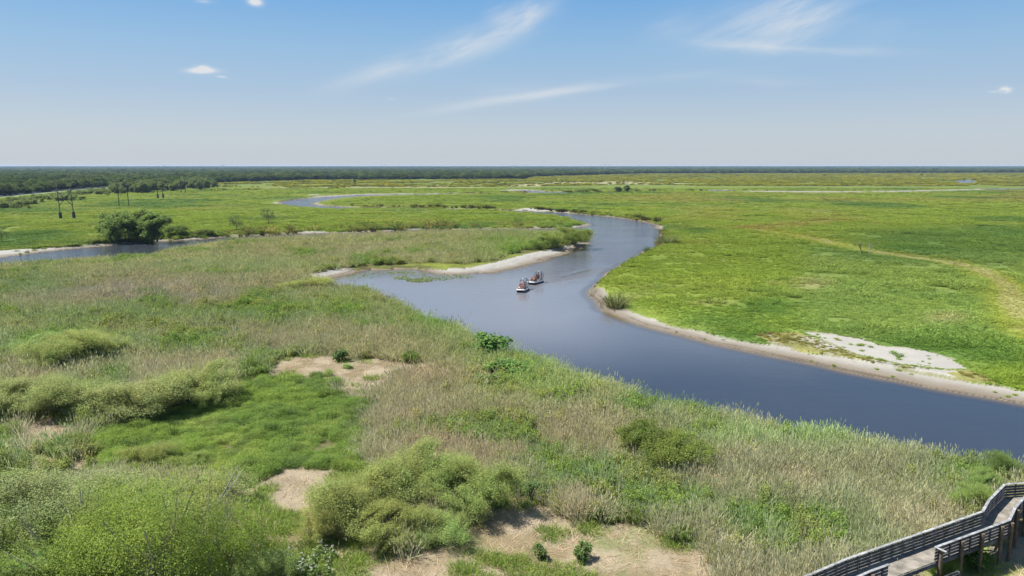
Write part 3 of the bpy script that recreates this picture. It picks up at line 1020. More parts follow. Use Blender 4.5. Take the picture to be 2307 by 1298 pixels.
def reed_cover():
    rng = np.random.default_rng(5)
    B = [(1, 1.0, .92), (.84, .95, .84), (1.10, 1.07, .95), (.70, .82, .68)]
    pr = protos('reed', lambda r: blades(30, .42, 1.0, 2.15, .040, .40, r, B, .22, .62, (1.15, 1.14, 1.08)), 4, M_GRASSI)
    pr += protos('weed', lambda r: join([blades(16, .4, .7, 1.7, .05, .3, r, B, .25), leaves(lobes_points([(0, 0, .95, .5, .62, 1), (.25, .1, .7, .4, .5, 1)], 300, r, .3), .095, r, [(.8, 1.0, .72), (.7, .92, .66)], .8, 1.5)]), 2, M_GRASSI)
    x, y = sample(3.4, 62, 1.35, 22, 350, rng)
    z, sd = ground_z(x, y)
    ok = inside(x, y, NEARLAND) & (sd > .15) & ~any_in(x, y, DRY, 2.2) & ~any_in(x, y, HERB, 1.0) & ~inside(x, y, MAT) & ~any_in(x, y, SANDS, .6)
    yard = inside(x, y, BOARDYARD)
    ok &= ~yard
    for (cx, cy, r) in CLEAR:
        ok &= (x - cx) ** 2 + (y - cy) ** 2 > r * r
    x, y, z, sd = x[ok], y[ok], z[ok], sd[ok]
    n = len(x)
    u, v = uv_of(x, y, z + 1.2)
    T = lambda r, g, b: np.array(lin(r, g, b, REED_K))
    c = blobs_color(u, v, T(134, 138, 92), [
        (300, 660, 420, 34, T(136, 134, 112), .9), (900, 560, 220, 22, T(142, 144, 104), .7), (500, 600, 300, 18, T(118, 140, 88), .5), (1180, 555, 140, 30, T(112, 138, 66), .8),
        (400, 712, 420, 24, T(96, 128, 68), .75), (780, 680, 180, 30, T(122, 145, 78), .6), (500, 760, 240, 40, T(134, 136, 98), .6), (1000, 730, 90, 40, T(112, 142, 64), .8), (930, 780, 160, 30, T(134, 136, 86), .5),
        (1150, 830, 120, 70, T(112, 148, 66), .8), (1300, 880, 220, 40, T(130, 150, 74), .6), (1150, 980, 260, 60, T(138, 132, 90), .85), (1330, 1080, 200, 60, T(134, 136, 90), .5), (1800, 980, 380, 40, T(122, 150, 78), .7),
        (1650, 1100, 250, 90, T(126, 134, 84), .5), (1950, 1180, 220, 90, T(118, 138, 78), .5), (2200, 1060, 120, 40, T(100, 132, 66), .7), (1000, 850, 120, 40, T(140, 134, 92), .7), (60, 640, 120, 30, T(106, 134, 80), .7),
        (150, 770, 250, 40, T(98, 132, 66), .6), (900, 620, 200, 14, T(150, 152, 92), .6), (700, 1000, 100, 60, T(110, 130, 72), .4)])
    n1 = fbm(x, y, 11, 201, 3)
    n2 = fbm(x, y, 4, 211, 3)
    c = mixc(c, T(98, 130, 64), sstep(.54, .70, n1) * .65)
    c = mixc(c, T(150, 140, 100), sstep(.54, .70, n2) * .32)
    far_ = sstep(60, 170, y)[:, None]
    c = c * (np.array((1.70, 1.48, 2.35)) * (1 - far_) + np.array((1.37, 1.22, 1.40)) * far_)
    c *= (.80 + .40 * rng.random((n, 1)))
    tallk = 1 + .45 * (rng.random(n) < .05)
    edge = sstep(.15, 3, sd)
    s = (.72 + .5 * fbm(x, y, 9, 221, 2)) * (.65 + .35 * edge) * (.82 + .36 * rng.random(n))
    gro = np.clip((y / 62) ** .55, 1, 2.4)
    wz = np.zeros(n)
    for (pu, pv, ru, rv, k) in [(250, 738, 330, 42, .62), (560, 690, 260, 22, .5), (1160, 850, 130, 62, .65), (2200, 1055, 130, 50, .7), (1190, 560, 120, 24, .5), (60, 630, 160, 26, .5), (640, 548, 260, 9, .4), (880, 545, 60, 12, .35), (1850, 970, 300, 22, .4), (760, 690, 90, 26, .35)]:
        wz += np.exp(-((u - pu) / ru) ** 2 - ((v - pv) / rv) ** 2) * k
    weed = rng.random(n) < np.clip(.07 + sstep(.54, .66, n1) * .7 + wz * (.5 + n2), 0, .85)
    c[weed] *= np.array((.80, .71, .42))
    hol = (fbm(x, y, 3.5, 231, 3) < .34) & (rng.random(n) < .8)
    s = np.where(hol, s * .5, s)
    idx = np.where(weed, rng.integers(4, 6, n), rng.integers(0, 4, n))
    scl = np.stack([s * gro, s * gro, s * np.clip(gro, 1, 1.15) * tallk * (1 - .28 * sstep(190, 230, y) * (u < 490))], 1)
    scatter('tall_reeds', x, y, z - .03, scl, idx, c, [o for o in name_order(pr)], 'tall seeding marsh reeds covering the near bank of the river', rng)


def name_order(pr):
    for i, o in enumerate(pr):
        o.name = '%02d_%s' % (i, o.name)
    return pr


REED_K = 1.25
HERB_K = 1.0


def herb_cover():
    rng = np.random.default_rng(6)
    cols = [(1, 1, 1), (.8, .92, .8), (1.15, 1.1, .95)]
    pr = protos('herb', lambda r: join([leaves(lobes_points([(0, 0, .55, .62, .42, 1), (.35, .25, .45, .5, .36, 1), (-.38, -.15, .5, .48, .38, 1), (.1, -.4, .42, .45, .34, 1)], 1700, r, .2, .20), .038, r, cols, .9, 2.2), blades(10, .3, .6, 1.25, .03, .1, r, [(.7, .8, .6)], .1)]), 4, M_LEAFI)
    x, y = sample(4.0, 60, 1.2, 22, 160, rng)
    z, sd = ground_z(x, y)
    ok = any_in(x, y, HERB, 1.0) & (fbm(x, y, 5, 300, 3) > .30)
    x, y, z = x[ok], y[ok], z[ok]
    n = len(x)
    T = lambda r, g, b: np.array(lin(r, g, b, HERB_K))
    c = np.tile(T(116, 146, 62)[None], (n, 1))
    c = mixc(c, T(98, 130, 58), sstep(.45, .65, fbm(x, y, 10, 301, 3)) * .7)
    c = mixc(c, T(138, 158, 78), sstep(.52, .7, fbm(x, y, 5, 311, 3)) * .5)
    c = mixc(c, T(82, 110, 56), sstep(.58, .66, fbm(x, y, 2.6, 317, 3)) * .55)
    c *= (.85 + .3 * rng.random((n, 1))) * np.array((1.36, 1.12, 1.34))
    s = (.70 + .6 * fbm(x, y, 6, 321, 3)) * (.72 + .5 * rng.random(n) ** 1.5) * np.clip((y / 60) ** .4, 1, 1.6)
    scatter('green_weeds', x, y, z, np.stack([s, s, s * (.35 + 1.1 * fbm(x, y, 3, 331, 3))], 1), rng.integers(0, 4, n), c, name_order(pr), 'dense bright green weeds growing in one patch on the near bank', rng)


def straw_cover():
    rng = np.random.default_rng(8)
    S = [(1, 1, 1), (.8, .78, .72), (1.2, 1.15, 1.1), (.62, .58, .5)]

    def straw(r):
        v, f, c = blades(80, .6, .3, .8, .022, .45, r, S, 1.1)
        v[:, 2] = v[:, 2] * .34
        return v, f, c
    pr = protos('straw', straw, 3, M_GRASSI) + protos('grass', lambda r: blades(46, .32, .2, .55, .03, .5, r, [(1, 1, 1), (.8, .9, .8), (1.2, 1.1, .9)], .45), 3, M_GRASSI)
    x, y = sample(5.0, 60, 1.0, 24, 130, rng)
    z, sd = ground_z(x, y)
    dry = any_in(x, y, DRY, 2.4) & inside(x, y, NEARLAND) & ~any_in(x, y, HERB, .5)
    yard = inside(x, y, BOARDYARD)
    ok = dry | yard
    x, y, z, yard = x[ok], y[ok], z[ok], yard[ok]
    n = len(x)
    u, v = uv_of(x, y, z)
    g = fbm(x, y, 3.2, 401, 3) + .06 * np.exp(-(((u - 640) / 120) ** 2 + ((v - 1150) / 80) ** 2)) + .09 * np.exp(-(((u - 800) / 150) ** 2 + ((v - 1290) / 45) ** 2))
    green = (g > .655) | (yard & (g > .46))
    sandy = any_in(x, y, [BOARDSAND], .6)
    T = lambda r, g2, b: np.array(lin(r, g2, b, 1.0))
    c = np.tile(T(208, 188, 158)[None], (n, 1)) * (.75 + .5 * rng.random((n, 1)))
    c = mixc(c, T(150, 130, 102), sstep(.46, .68, fbm(x, y, 3.5, 411, 3)) * .75)
    gc = mixc(np.tile(T(122, 148, 78)[None], (n, 1)), T(148, 160, 74), rng.random(n)) * (.8 + .4 * rng.random((n, 1)))
    c[green] = gc[green]
    s = np.where(green, .7 + 1.0 * np.clip((g - .5) * 4, 0, 1), .75 + .6 * rng.random(n))
    keep = ~(sandy & (rng.random(n) < .9))
    idx = np.where(green, rng.integers(3, 6, n), rng.integers(0, 3, n))
    scatter('dry_grass', x[keep], y[keep], z[keep] - .01, np.stack([s, s, s], 1)[keep], idx[keep], c[keep], name_order(pr), 'matted dry straw and short grass tufts in the clearings', rng)


def meadow_cover():
    rng = np.random.default_rng(9)
    cols = [(1, 1, 1), (.88, .93, .9), (1.1, 1.06, 1)]

    def clump(r):
        a = blades(50, .55, .22, .62, .05, .55, r, cols, .5)
        b = leaves(lobes_points([(0, 0, .22, .5, .26, 1)], 60, r, .4), .12, r, cols, 1.0, 2.2)
        return join([a, b])
    pr = protos('clump', clump, 4, M_GRASSI)
    x, y = sample(2.7, 105, 1.5, 84, 1000, rng)
    z, sd = ground_z(x, y)
    sandw = any_in(x, y, SANDS, .9) | any_in(x, y, SANDS[1:2], 3.2)
    fm = y > 480
    fd = np.full(x.shape, 1e5)
    for sp in SANDS:
        if sp[:, 1].max() > 480:
            fd[fm] = np.minimum(fd[fm], seg_dist(x[fm], y[fm], sp))
    sandw |= fd < np.clip((y - 400) / 18, 4, 22)
    ok = ~inside(x, y, NEARLAND) & (sd > .6) & ~(sandw & (rng.random(len(x)) < np.where(inside(x, y, SANDS[1]), .955, .965))) & (fbm(x, y, 7, 500, 3) > .33)
    x, y, z, sd = x[ok], y[ok], z[ok], sd[ok]
    n = len(x)
    c = meadow_color(x, y) / K * MEADOW_TK
    c *= (.88 + .24 * rng.random((n, 1)))
    dark = rng.random(n) < .05
    c[dark] *= np.array([.62, .72, .7])
    u, v = uv_of(x, y, z)
    rough = .55 + .75 * sstep(.40, .62, fbm(x, y, 18, 511, 3))
    rough *= 1 + .5 * sstep(1700, 1950, u) * sstep(600, 660, v)
    ds = np.minimum(seg_dist(x, y, SANDS[0]), seg_dist(x, y, SANDS[1]))
    rough *= .30 + .70 * sstep(.5, 9, ds)
    sm = (y < 420) & (x > 20)
    dsc = np.full(x.shape, 1e5)
    dsc[sm] = np.minimum(seg_dist(x[sm], y[sm], SCAR, False), seg_dist(x[sm], y[sm], SCAR2, False) + 2)
    rough *= .45 + .55 * sstep(2, 7, dsc)
    tz = inside(x, y, TRANS)
    rough = np.where(tz, rough * np.where(rng.random(n) < .45, 0.0, .8), rough)
    c[tz] = np.array(lin(176, 170, 96, .62)) * (.8 + .4 * rng.random((int(tz.sum()), 1)))
    s = rough * (.65 + .7 * rng.random(n)) * sstep(-1, 4, sd) * np.clip((y / 105) ** .66, 1, 4.2)
    sz = rough * (.65 + .7 * rng.random(n)) * .85 * np.clip((y / 105) ** .4, 1, 1.7) * (1 - .66 * sstep(230, 620, y))
    scatter('meadow_grass', x, y, z - .03, np.stack([s, s, sz], 1), rng.integers(0, 4, n), c, name_order(pr), 'lush low green grass of the flat meadow across the river', rng)


MEADOW_TK = 1.0


def bank_cover():
    """tussocks along the cut banks and the slough"""
    rng = np.random.default_rng(10)
    pr = protos('tussock', lambda r: blades(60, .5, .7, 1.7, .07, .35, r, [(1, 1, 1), (.75, .8, .75), (1.25, 1.1, .9)], .4, .3, (1.3, 1.1, .9)), 3, M_GRASSI)
    X, Y, S, C = [], [], [], []
    T = lambda r, g, b: np.array(lin(r, g, b, .85))

    def along(pts, off, per, smin, smax, cols, jit):
        q = poly(pts, .3)
        for i in range(len(q) - 1):
            L = math.hypot(*(q[i + 1] - q[i]))
            k = max(1, int(L * per))
            t = rng.random(k)
            p = q[i] + (q[i + 1] - q[i]) * t[:, None]
            nrm = np.array([-(q[i + 1] - q[i])[1], (q[i + 1] - q[i])[0]]) / (L + 1e-9)
            if nrm[1] < 0 and abs(nrm[1]) > .05:
                nrm = -nrm
            p = p + nrm * off + rng.normal(0, jit, (k, 2))
            cl = fbm(p[:, 0], p[:, 1], 16, 610, 2)
            keep = rng.random(k) < sstep(.25, .6, cl)
            X.extend(p[keep, 0])
            Y.extend(p[keep, 1])
            m = int(keep.sum())
            S.extend((smin + (smax - smin) * rng.random(m) ** 2) * (.6 + .8 * cl[keep]))
            for _ in range(m):
                C.append(cols[rng.integers(0, len(cols))] * (.75 + .5 * rng.random()))
    D = lambda r, g, b: np.array(lin(r, g, b, .42))
    straw = [T(165, 155, 90), T(140, 140, 76), T(120, 118, 66), T(110, 132, 66)]
    brown = [D(112, 104, 62), D(96, 98, 54), T(120, 130, 62), D(80, 74, 46), D(70, 62, 40)]
    along([(470, 536), (580, 529), (640, 526), (720, 524.5), (805, 522), (930, 517), (1010, 515.5), (1090, 514.5), (1190, 512.5), (1255, 510)], 7, .9, .9, 2.2, straw, 4.0)
    along([(470, 537), (580, 530), (640, 527), (720, 525.5), (805, 523), (930, 518), (1010, 516.5), (1090, 515.5), (1190, 513)], 3, .35, .7, 1.3, brown, 1.5)
    along([(1196, 472), (1261, 478), (1335, 483), (1409, 490.5), (1474, 502)], 3, 1.3, .6, 1.3, brown, 1.6)
    along([(784, 465.6), (875, 467.4), (979, 468.6), (1071, 471), (1150, 473.5)], 5, .8, .8, 1.7, brown, 2.6)
    along([(1030, 435.4), (1100, 434.6), (1190, 433.8)], 4, .3, .8, 1.6, brown, 3)
    along([(1400, 431.4), (1500, 430.6), (1590, 430.4), (1650, 430), (1720, 431)], 8, .25, .8, 1.5, brown, 4)
    along([(1489, 519), (1493, 530), (1489, 541), (1481, 555), (1458, 567)], .5, .5, .6, 1.2, straw, 1.6)
    along([(1345, 640), (1352, 632), (1364, 623)], .6, 1.2, .5, .9, brown, .6)
    along([(150, 556), (262, 548), (400, 538), (491, 532)], 4, .5, .6, 1.3, straw, 2.0)
    along([(1217, 430.5), (1272, 430.4)], 5, .3, .8, 1.5, brown, 3)
    along([(2150, 405), (2196, 406.4)], 6, .2, 1.2, 2.5, brown, 5)
    x, y, s = np.array(X), np.array(Y), np.array(S)
    z, sd = ground_z(x, y)
    ok = sd > -.4
    x, y, s, z = x[ok], y[ok], s[ok], np.maximum(z[ok], 0)
    c = np.array(C)[ok]
    scatter('bank_tussocks', x, y, z - .05, np.stack([s * 1.25, s * 1.25, s], 1), rng.integers(0, 3, len(x)), c, name_order(pr), 'straw coloured grass tussocks along the eroded far banks', rng)


# ------------------------------------------------------------------ trees
def tree_data(seed, lob, nleaf, size, cols, h, r0, nl, spread, up=.6, asp=1.4, thin=.36, cs=1.6, shell=.45):
    rng = np.random.default_rng(seed)
    L = lob(rng)
    if nleaf > 4000:
        L = subdivide_lobes(L, rng, 10, .42, .72)
    p = lobes_points(L, nleaf, rng, shell)
    k = fbm(p[:, 0] + .6 * p[:, 2], p[:, 1] - .4 * p[:, 2], cs, seed, 3) > thin
    v, f, c = leaves(p[k], size, rng, cols, up, asp)
    return (v, f, c), limb_set(rng, h, r0, nl, spread)


def crown_round(rng, h, w, n, zlo=.35):
    L = []
    for i in range(n):
        a, d = rng.random() * 2 * PI, .5 * w * math.sqrt(rng.random()) * .75
        z = h * (zlo + (1 - zlo) * .86 * rng.random() * (1 - .35 * d / w))
        r = w * (.14 + .12 * rng.random())
        L.append((d * math.cos(a), d * math.sin(a), z, r, r * .62, 1))
    return L


DG = [(.10, .145, .042), (.12, .17, .048), (.15, .20, .06), (.08, .12, .038)]
TREES = {}


def reg_tree(key, seed, h, w, n, nleaf, size, cols, zlo=.3, r0=None, up=.6, thin=.36, cs=1.6, nl=9, shell=.45):
    cr, tr = tree_data(seed, lambda r: crown_round(r, h, w, n, zlo), nleaf, size, cols, h, r0 or h * .025, nl, w * .5, up, 1.4, thin, cs, shell)
    TREES[key] = (mesh_obj('crown', *cr[:2], M_LEAF, col=cr[2], link=False).data, mesh_obj('trunk', *tr, M_BARK, link=False).data, h)


reg_tree('bank0', 1, 12, 13, 30, 20000, .30, DG, .0, .34, 1.0, .30, 2.6)
reg_tree('bank1', 2, 12, 10, 24, 14000, .30, DG, .0, .3, 1.0, .30, 2.6)
reg_tree('bank2', 3, 12, 11, 26, 17000, .30, DG, .02, .34, 1.0, .30, 2.6)
SG = [(.13, .18, .05), (.16, .20, .06), (.10, .14, .045)]
reg_tree('small0', 4, 6, 5.4, 13, 900, .22, SG, .3, .14, .5, .3, 1.5, 12, .2)
reg_tree('small1', 5, 7, 6.0, 14, 1000, .22, SG, .33, .15, .5, .3, 1.5, 12, .2)
for i_ in range(4):
    reg_tree('wood%d' % i_, 20 + i_, 11, 10.5, 14, 1700, .62, DG + [(.10, .14, .045)], .04, .28, .8, .30, 3.0, 5)
for i_ in range(3):
    reg_tree('scrub%d' % i_, 40 + i_, 4.2, 6.0, 13, 1100, .34, DG + [(.12, .15, .05)], .0, .12, .7, .3, 1.6, 6)


def place_tree(key, x, y, h, label, name='tree', cat='tree', group=None, tint=(1, 1, 1), wide=1.0, z=None, rz=None):
    cr, tr, h0 = TREES[key]
    if z is None:
        z = max(0, float(ground_z(x, y)[0][0]))
    o = empty(name, (x, y, z - .05), random.random() * 6.28 if rz is None else rz)
    s = h / h0
    o.scale = (s * wide, s * wide, s)
    for nm, me in (('crown', cr), ('trunk', tr)):
        c = bpy.data.objects.new(nm, me)
        COL.objects.link(c)
        c.parent = o
        c.color = (*tint, 1)
    tag(o, label, cat, group)
    return o


def woods():
    rng = np.random.default_rng(12)
    # ---- the far wood as one mass, its nearest trees as trees of their own
    x, y = sample(1 / 58., 800, 1.75, 640, 13500, rng, .76, 60)
    ok = inside(x, y, FRONT_FAR)
    x, y = x[ok], y[ok]
    u, v = uv_of(x, y, 0)
    n = len(x)
    c = np.tile(np.array([[1.08, 1.12, .62]]), (n, 1)) * WOOD_K
    nn = fbm(x, y, 60, 700, 3)
    c = mixc(c, np.array((1.55, 1.35, 1.1)) * WOOD_K, sstep(.52, .7, nn) * .8)
    c = mixc(c, np.array((1.5, 1.2, 1.4)) * WOOD_K, sstep(.5, .68, fbm(x, y, 220, 710, 3)) * sstep(650, 900, u) * (1 - sstep(1300, 1500, u)) * .7)
    c = mixc(c, np.array((.65, .72, .8)) * WOOD_K, sstep(.5, .68, fbm(x, y, 35, 720, 3)) * .6)
    c *= .55 + .95 * rng.random((n, 1)) ** 1.3
    s = (.75 + .5 * rng.random(n)) * (.8 + .5 * fbm(x, y, 90, 730, 2))
    gro = np.clip((y / 800) ** .55, 1, 3.2)
    front = seg_dist(x, y, FRONT, False)
    cand = np.where((front < 75) & (y < 1150) & (np.abs(x) < .72 * y))[0]
    cand = cand[np.argsort(y[cand])][:150]
    solo = np.zeros(n, bool)
    solo[cand] = True
    for i in cand:
        place_tree('wood%d' % rng.integers(0, 4), float(x[i]), float(y[i]), float(10.5 * s[i]), 'leafy dark green tree along the front edge of the far wood', 'woodland_tree', 'tree', 'trees along the front of the far wood', tuple(c[i]), z=.5)
    pr = []
    for i in range(4):
        cr, tr, h = TREES['wood%d' % i]
        m2 = cr.copy()
        m2.materials.clear()
        m2.materials.append(M_TREEI)
        pr.append(bpy.data.objects.new('wood_%d' % i, m2))
    r = ~solo
    hs = s[r] * (1 + 1.15 * sstep(4000, 12500, y[r]) * (.8 + .4 * fbm(x[r], y[r], 900, 735, 3)) * (1 + 1.3 * sstep(7000, 12500, y[r])))
    hs = np.minimum(hs, 1.9 + .9 * fbm(x[r], y[r], 500, 737, 4) + .25 * rng.random(len(hs)))
    scatter('far_woods', x[r], y[r], np.full(r.sum(), .3), np.stack([s[r] * gro[r], s[r] * gro[r], hs], 1), rng.integers(0, 4, int(r.sum())), c[r], name_order(pr), 'broad dark wood stretching to the horizon behind the marsh', rng, .03)
    # ---- yellow-green scrub flats before the wood
    pr = []
    for i in range(3):
        cr, tr, h = TREES['scrub%d' % i]
        m2 = cr.copy()
        m2.materials.clear()
        m2.materials.append(M_TREEI)
        pr.append(bpy.data.objects.new('scrub_%d' % i, m2))
    zone = poly([(440, 424), (470, 415), (560, 411), (700, 407), (900, 406), (1180, 405), (1200, 399.5), (1330, 396), (1450, 392), (1700, 391.2), (2307, 390.4), (3300, 390), (3300, 421), (2307, 420.5), (2220, 420), (2130, 421), (2000, 420), (1800, 420),
                 (1600, 420), (1460, 417), (1240, 420), (1100, 422), (800, 424), (640, 427), (480, 432)])
    x, y = sample(1 / 38., 1000, 1.5, 800, 3400, rng, .76, 60)
    ok = inside(x, y, zone) & ~(any_in(x, y, SCRUBSAND) & (rng.random(len(x)) < .82)) & (fbm(x, y, 60, 740, 3) > .40)
    _, sd = ground_z(x, y)
    ok &= sd > 6
    x, y = x[ok], y[ok]
    n = len(x)
    c = np.tile(np.array([[2.5, 1.75, .55]]), (n, 1))
    c = mixc(c, (1.75, 1.4, .6), sstep(.48, .66, fbm(x, y, 110, 750, 3)) * .8)
    c = mixc(c, (.75, .85, .9), (rng.random(n) < .05) * 1.0)
    c *= .7 + .6 * rng.random((n, 1))
    s = (.35 + .5 * rng.random(n)) * (.7 + .6 * fbm(x, y, 50, 760, 2))
    gro = np.clip((y / 1000) ** .6, 1, 2)
    scatter('scrub_thicket', x, y, np.full(n, .5), np.stack([s * gro * 1.5, s * gro * 1.5, s * .75], 1), rng.integers(0, 3, n), c, name_order(pr), 'low yellow green scrub covering the flats before the wood', rng, .03)
    # ---- shrubs and small trees between the road and the meadow
    k = 0
    line = [(-60, 478, 30), (20, 470, 46), (60, 460, 40), (110, 450, 44), (150, 452, 34), (205, 440, 50), (250, 437, 48), (300, 434, 60), (340, 431, 60), (380, 428, 60), (420, 424, 50), (448, 424, 30)]
    for (u0, v0, sp) in line:
        for j in range(20 if u0 < 255 else 40):
            uu, vv = u0 + rng.normal(0, sp * .5), v0 - abs(rng.normal(0, 5)) + 1
            if 100 < uu < 200 and vv < 437:
                continue
            g = at(uu, vv, .5)
            big = uu > 255 and rng.random() < .75
            hh = (9 + 6.5 * rng.random()) if big else (3.0 + 3.0 * rng.random())
            key = ('wood%d' % rng.integers(0, 4)) if big else ('scrub%d' % rng.integers(0, 3))
            t = (.95 + .5 * rng.random()) * np.array((1.4, 1.25, 1.1) if not big else (1.15, 1.05, .95))
            place_tree(key, g.x, g.y, hh, 'bushy green tree in the belt behind the power poles' if big else 'low rounded shrub in the scrubby strip below the road', 'belt_tree' if big else 'scrub_shrub', 'tree' if big else 'shrub',
                       'trees of the belt behind the power poles' if big else 'shrubs along the road verge', tuple(t), z=.5)
            k += 1


WOOD_K = .66


def single_trees():
    T = (1, 1, 1)
    for (u, v, hpx, key, wd, lab, tn) in [
        (272, 545, 72, 'bank0', 1.0, 'broad dark green tree with drooping layered crown, widest of the waterside clump', (1.68, 1.68, 1.44)),
        (318, 543, 71, 'bank1', .85, 'slim dark tree in the middle of the waterside clump, thin crown', (1.86, 1.8, 1.44)),
        (354, 545, 72, 'bank2', .95, 'dark green tree with flat overhanging top beside the low undergrowth', (1.68, 1.68, 1.44)),
        (240, 541, 50, 'bank1', .9, 'low drooping dark tree at the outer edge of the waterside clump', (1.74, 1.74, 1.44)),
        (532, 521, 38, 'small0', 1.0, 'small thin tree with a bare trunk, close to the bank edge', (1, 1, 1)),
        (605, 505, 39, 'small1', 1.0, 'small thin rounded tree standing alone farther out on the meadow', (1, 1, 1)),
        (4, 546, 34, 'small0', .8, 'sparse young tree half cut off by the picture edge', (1.2, 1.2, 1.1)),
        (1392, 433, 15, 'bank2', 1.3, 'round dark tree beside the far channel', (1.2, 1.2, 1.2)), (1412, 432, 16, 'bank1', 1.3, 'taller dark tree with a bare leaning trunk beside the far channel', (1.1, 1.1, 1.1)),
        (1432, 428, 6, 'small0', .6, 'tiny lone dark tree on the line of the far channel', (.8, .8, .8)), (799, 415, 12, 'wood1', .7, 'lone dark tree standing up from the scrub flats', (.9, .9, .9)), (1312, 436.6, 9, 'small0', 1.1, 'small thin tree at the water before the far shrubs', (.8, .8, .8)), (446, 424, 12, 'wood2', .55, 'single dark conical tree at the end of the pole line', (.7, .75, .75)),
        (2076, 396, 5, 'wood0', 1.2, 'lone dark tree in the scrub by the far pond', (.8, .85, .85)), (1660, 398, 4, 'wood3', 1.3, 'small dark lone tree before the blue wood', (.8, .85, .85)), (1858, 398, 5, 'wood1', 2.0, 'wide dark lone tree clump before the blue wood', (.8, .85, .85)),
    ]:
        g = at(u, v, .5)
        d = math.sqrt(g.x ** 2 + g.y ** 2 + 29.5 ** 2)
        place_tree(key, g.x, g.y, hpx * d / F * 1.02, lab, 'tree', 'tree', None, tn, wd, z=.5)
    # dead snags on the meadow
    for (u, v, hpx, lab, sd_, lean, pale) in [(1943, 574, 34, 'dark dead tree leaning over with a few twigs left', 3, -.35, False), (1958, 571, 26, 'pale bare dead tree with upright grey twigs', 6, .05, True)]:
        g = at(u, v, .6)
        d = math.sqrt(g.x ** 2 + g.y ** 2 + 29.4 ** 2)
        h = hpx * d / F
        rng = np.random.default_rng(sd_)
        o = empty('dead_tree', (g.x, g.y, .55), 0)
        mesh_obj('trunk', *tube([(0, 0, 0), (lean * h * .3, 0, h * .3), (lean * h * .7, .1, h * .62)], [.16, .12, .07], 6), M_TWIG if pale else M_BARK, o)
        tw = []
        for k in range(22):
            t = .4 + .6 * rng.random()
            b = np.array([lean * h * .7 * t, 0, h * .62 * t])
            a = rng.random() * 6.28
            l = h * (.2 + .25 * rng.random())
            tw.append(tube([b, b + np.array([math.cos(a) * l * .5 + lean * l * .4, math.sin(a) * l * .5, l * .8])], [.045, .012], 4))
        V, Fc, oo = [], [], 0
        for sv, sf in tw:
            V.append(sv)
            Fc.append(sf + oo)
            oo += len(sv)
        mesh_obj('twigs', np.concatenate(V), np.concatenate(Fc), M_TWIG if pale else M_BARK, o)
        tag(o, lab, 'dead tree')


